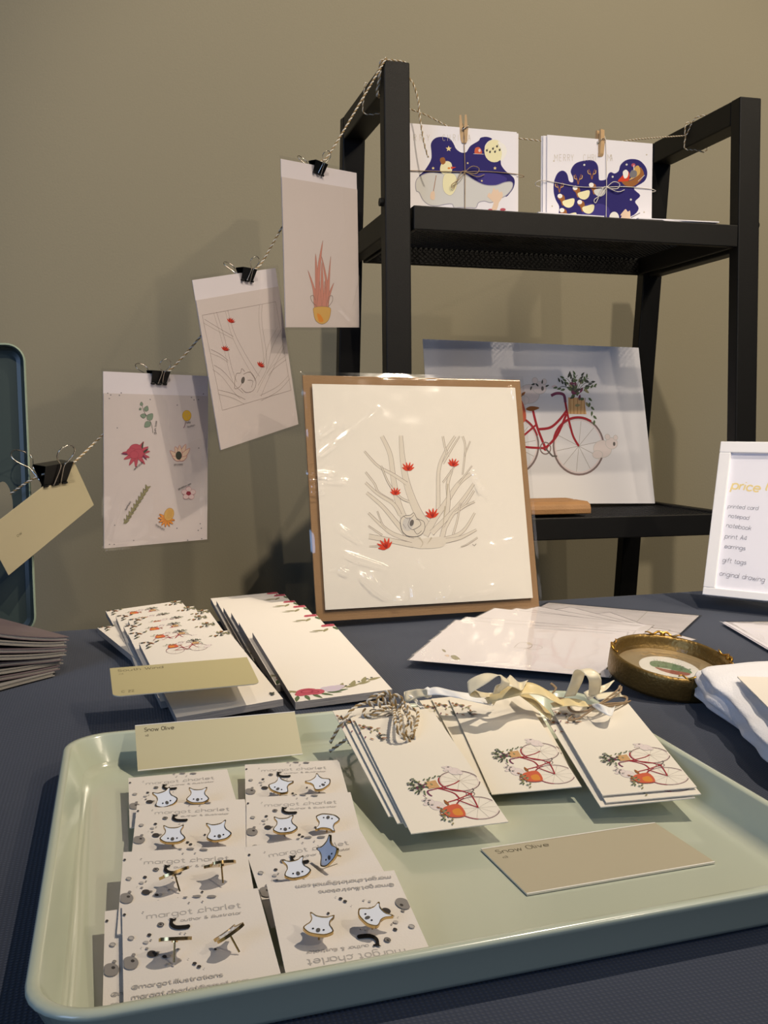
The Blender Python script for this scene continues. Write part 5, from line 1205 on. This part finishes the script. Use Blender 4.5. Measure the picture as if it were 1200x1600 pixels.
# the front right one lies upside down
Pf = fit([(426, 1388), (620, 1364), (669, 1499), (447.5, 1536)], (.7600, .7600, .7530, .7530), CW, CH)
Pfr = Plane(Pf.pt(CW, CH), -Pf.U, -Pf.V, CW, CH)
o = ec.copy(); C.objects.link(o); o.matrix_world = Pfr.M; tag(o, 'front right earring card lying upside down', 'earring card', 'earring cards in the tray')
cards['R4'] = Pf

# ------------------------------------------------------------ koala head earrings
GOLD = mat('polished_gold', (200, 172, 120), .2, metal=1); ENAM = mat('white_enamel', (232, 238, 248), .12, spec=.6, coat=.5); EYE = mat('enamel_black', (28, 26, 26), .2); NOSE = mat('enamel_grey', (90, 88, 86), .25)
def earring_proto():
    """Head 15 mm wide; x right, y up, z out of the face; post runs back along -z."""
    r = empty('earring', Matrix.Identity(4)); s = .0070
    out = [(-.62,.55),(-.80,.98),(-.70,1.05),(-.42,.86),(-.15,.80),(.15,.80),(.42,.86),(.70,1.05),(.80,.98),(.62,.55),(.66,.15),(.84,-.10),(.98,-.40),(.82,-.62),(.55,-.80),(.25,-.86),(-.25,-.86),(-.55,-.80),(-.82,-.62),(-.98,-.40),(-.84,-.10),(-.66,.15)]
    O_ = smooth_pts([Vector((x*s, y*s)) for x, y in out], 4, True); n = len(O_)
    mb = MB(); th = .0014
    inn = [p*.915 for p in O_]
    v = [(p.x, p.y, 0) for p in O_]+[(p.x, p.y, th) for p in O_]+[(p.x, p.y, th) for p in inn]+[(p.x, p.y, th-.0003) for p in inn]
    f = []
    for a_, b_ in ((0, 1), (1, 2), (2, 3)): f += [(a_*n+k, a_*n+(k+1) % n, b_*n+(k+1) % n, b_*n+k) for k in range(n)]
    f.append(tuple(range(n-1, -1, -1))); mb.add(v, f); mb.build('gold_rim', GOLD, r)
    mb = MB(); mb.add([(p.x, p.y, th-.0003) for p in inn], []); 
    for t_ in tessellate_polygon([[Vector((p.x, p.y, 0)) for p in inn]]):
        q = [Vector((inn[k].x, inn[k].y, 0)) for k in t_]; t_ = tuple(t_) if (q[1]-q[0]).cross(q[2]-q[0]).z > 0 else tuple(reversed(t_)); mb.f.append(t_); mb.m.append(0)
    def dot(x, y, rx, ry, m): n_ = 12; mb.add([(x*s+rx*s*math.cos(k*math.pi/6), y*s+ry*s*math.sin(k*math.pi/6), th-.0001) for k in range(n_)], [tuple(range(n_))], m)
    dot(-.34, -.38, .07, .07, 1); dot(.34, -.38, .07, .07, 1); dot(0, -.46, .14, .19, 2)
    mb.build('enamel_face', [ENAM, EYE, NOSE], r)
    mb = MB(); mb.tube([(0, 0, 0), (0, 0, -.0085)], .00045, 8); mb.tube([(0, 0, -.0001), (0, 0, -.0006)], .0014, 12); mb.build('post', GOLD, r)
    return r
ep = earring_proto(); first_e = True
def earring(px, py, key, roll, tilt, label, h=.0065, scale=1, yawt=0):
    """Set over its card; roll turns the head, tilt leans the face (0 = facing straight up off the card)."""
    global first_e
    P = cards[key]; u, v = P.px(px, py)
    # the picked point is the head itself, h above the card
    r0 = ray(px, py); Oh = P.O+P.N*h; q = CAM+r0*((Oh-CAM).dot(P.N)/r0.dot(P.N))
    R = Matrix((P.U, P.V, P.N)).transposed() @ Matrix.Rotation(yawt, 3, 'Y') @ Matrix.Rotation(tilt, 3, 'X') @ Matrix.Rotation(roll, 3, 'Z')
    o = ep if first_e else copy_tree(ep); first_e = False
    o.matrix_world = T(q) @ R.to_4x4() @ Matrix.Scale(scale, 4); tag(o, label, 'earring', 'koala head earrings')
earring(258, 1250, 'L1', .3, .5, 'left koala earring on the rearmost card of the left column', .006)
earring(309, 1246, 'L1', -.1, .35, 'right koala earring on the rearmost card of the left column', .006)
earring(270, 1307, 'L2', -.05, .30, 'left koala earring on the second card of the left column')
earring(341, 1302, 'L2', .15, .40, 'right koala earring on the second card of the left column')
earring(273, 1366, 'L3', .5, -.50, 'left koala earring on the third card of the left column, tipped over', .008, yawt=-.35)
earring(346, 1352, 'L3', .6, -.62, 'right koala earring on the third card of the left column, seen edge-on', .009, yawt=-.1)
earring(273, 1470, 'L4', .1, -.58, 'left koala earring on the front left card, seen edge-on', .008, yawt=.1)
earring(359, 1460, 'L4', .4, -.40, 'right koala earring on the front left card, tipped towards the back', .008, yawt=-.5)
earring(438, 1230, 'R1', -.55, .35, 'left koala earring on the rearmost card of the right column')
earring(499, 1225, 'R1', .75, .30, 'right koala earring on the rearmost card of the right column')
earring(445, 1292, 'R2', .05, .30, 'left koala earring on the second card of the right column')
earring(511, 1286, 'R2', 2.9, .30, 'right koala earring on the second card of the right column, upside down')
earring(463, 1360, 'R3', .05, .30, 'left koala earring on the third card of the right column')
earring(514, 1333, 'R3', -.3, .3, 'right koala earring on the third card of the right column, turned sideways', .008, yawt=-1.0)
earring(499, 1449, 'R4', -.35, .12, 'left koala earring on the upside-down front right card')
earring(583, 1433, 'R4', -1.15, .12, 'right koala earring on the upside-down front right card')
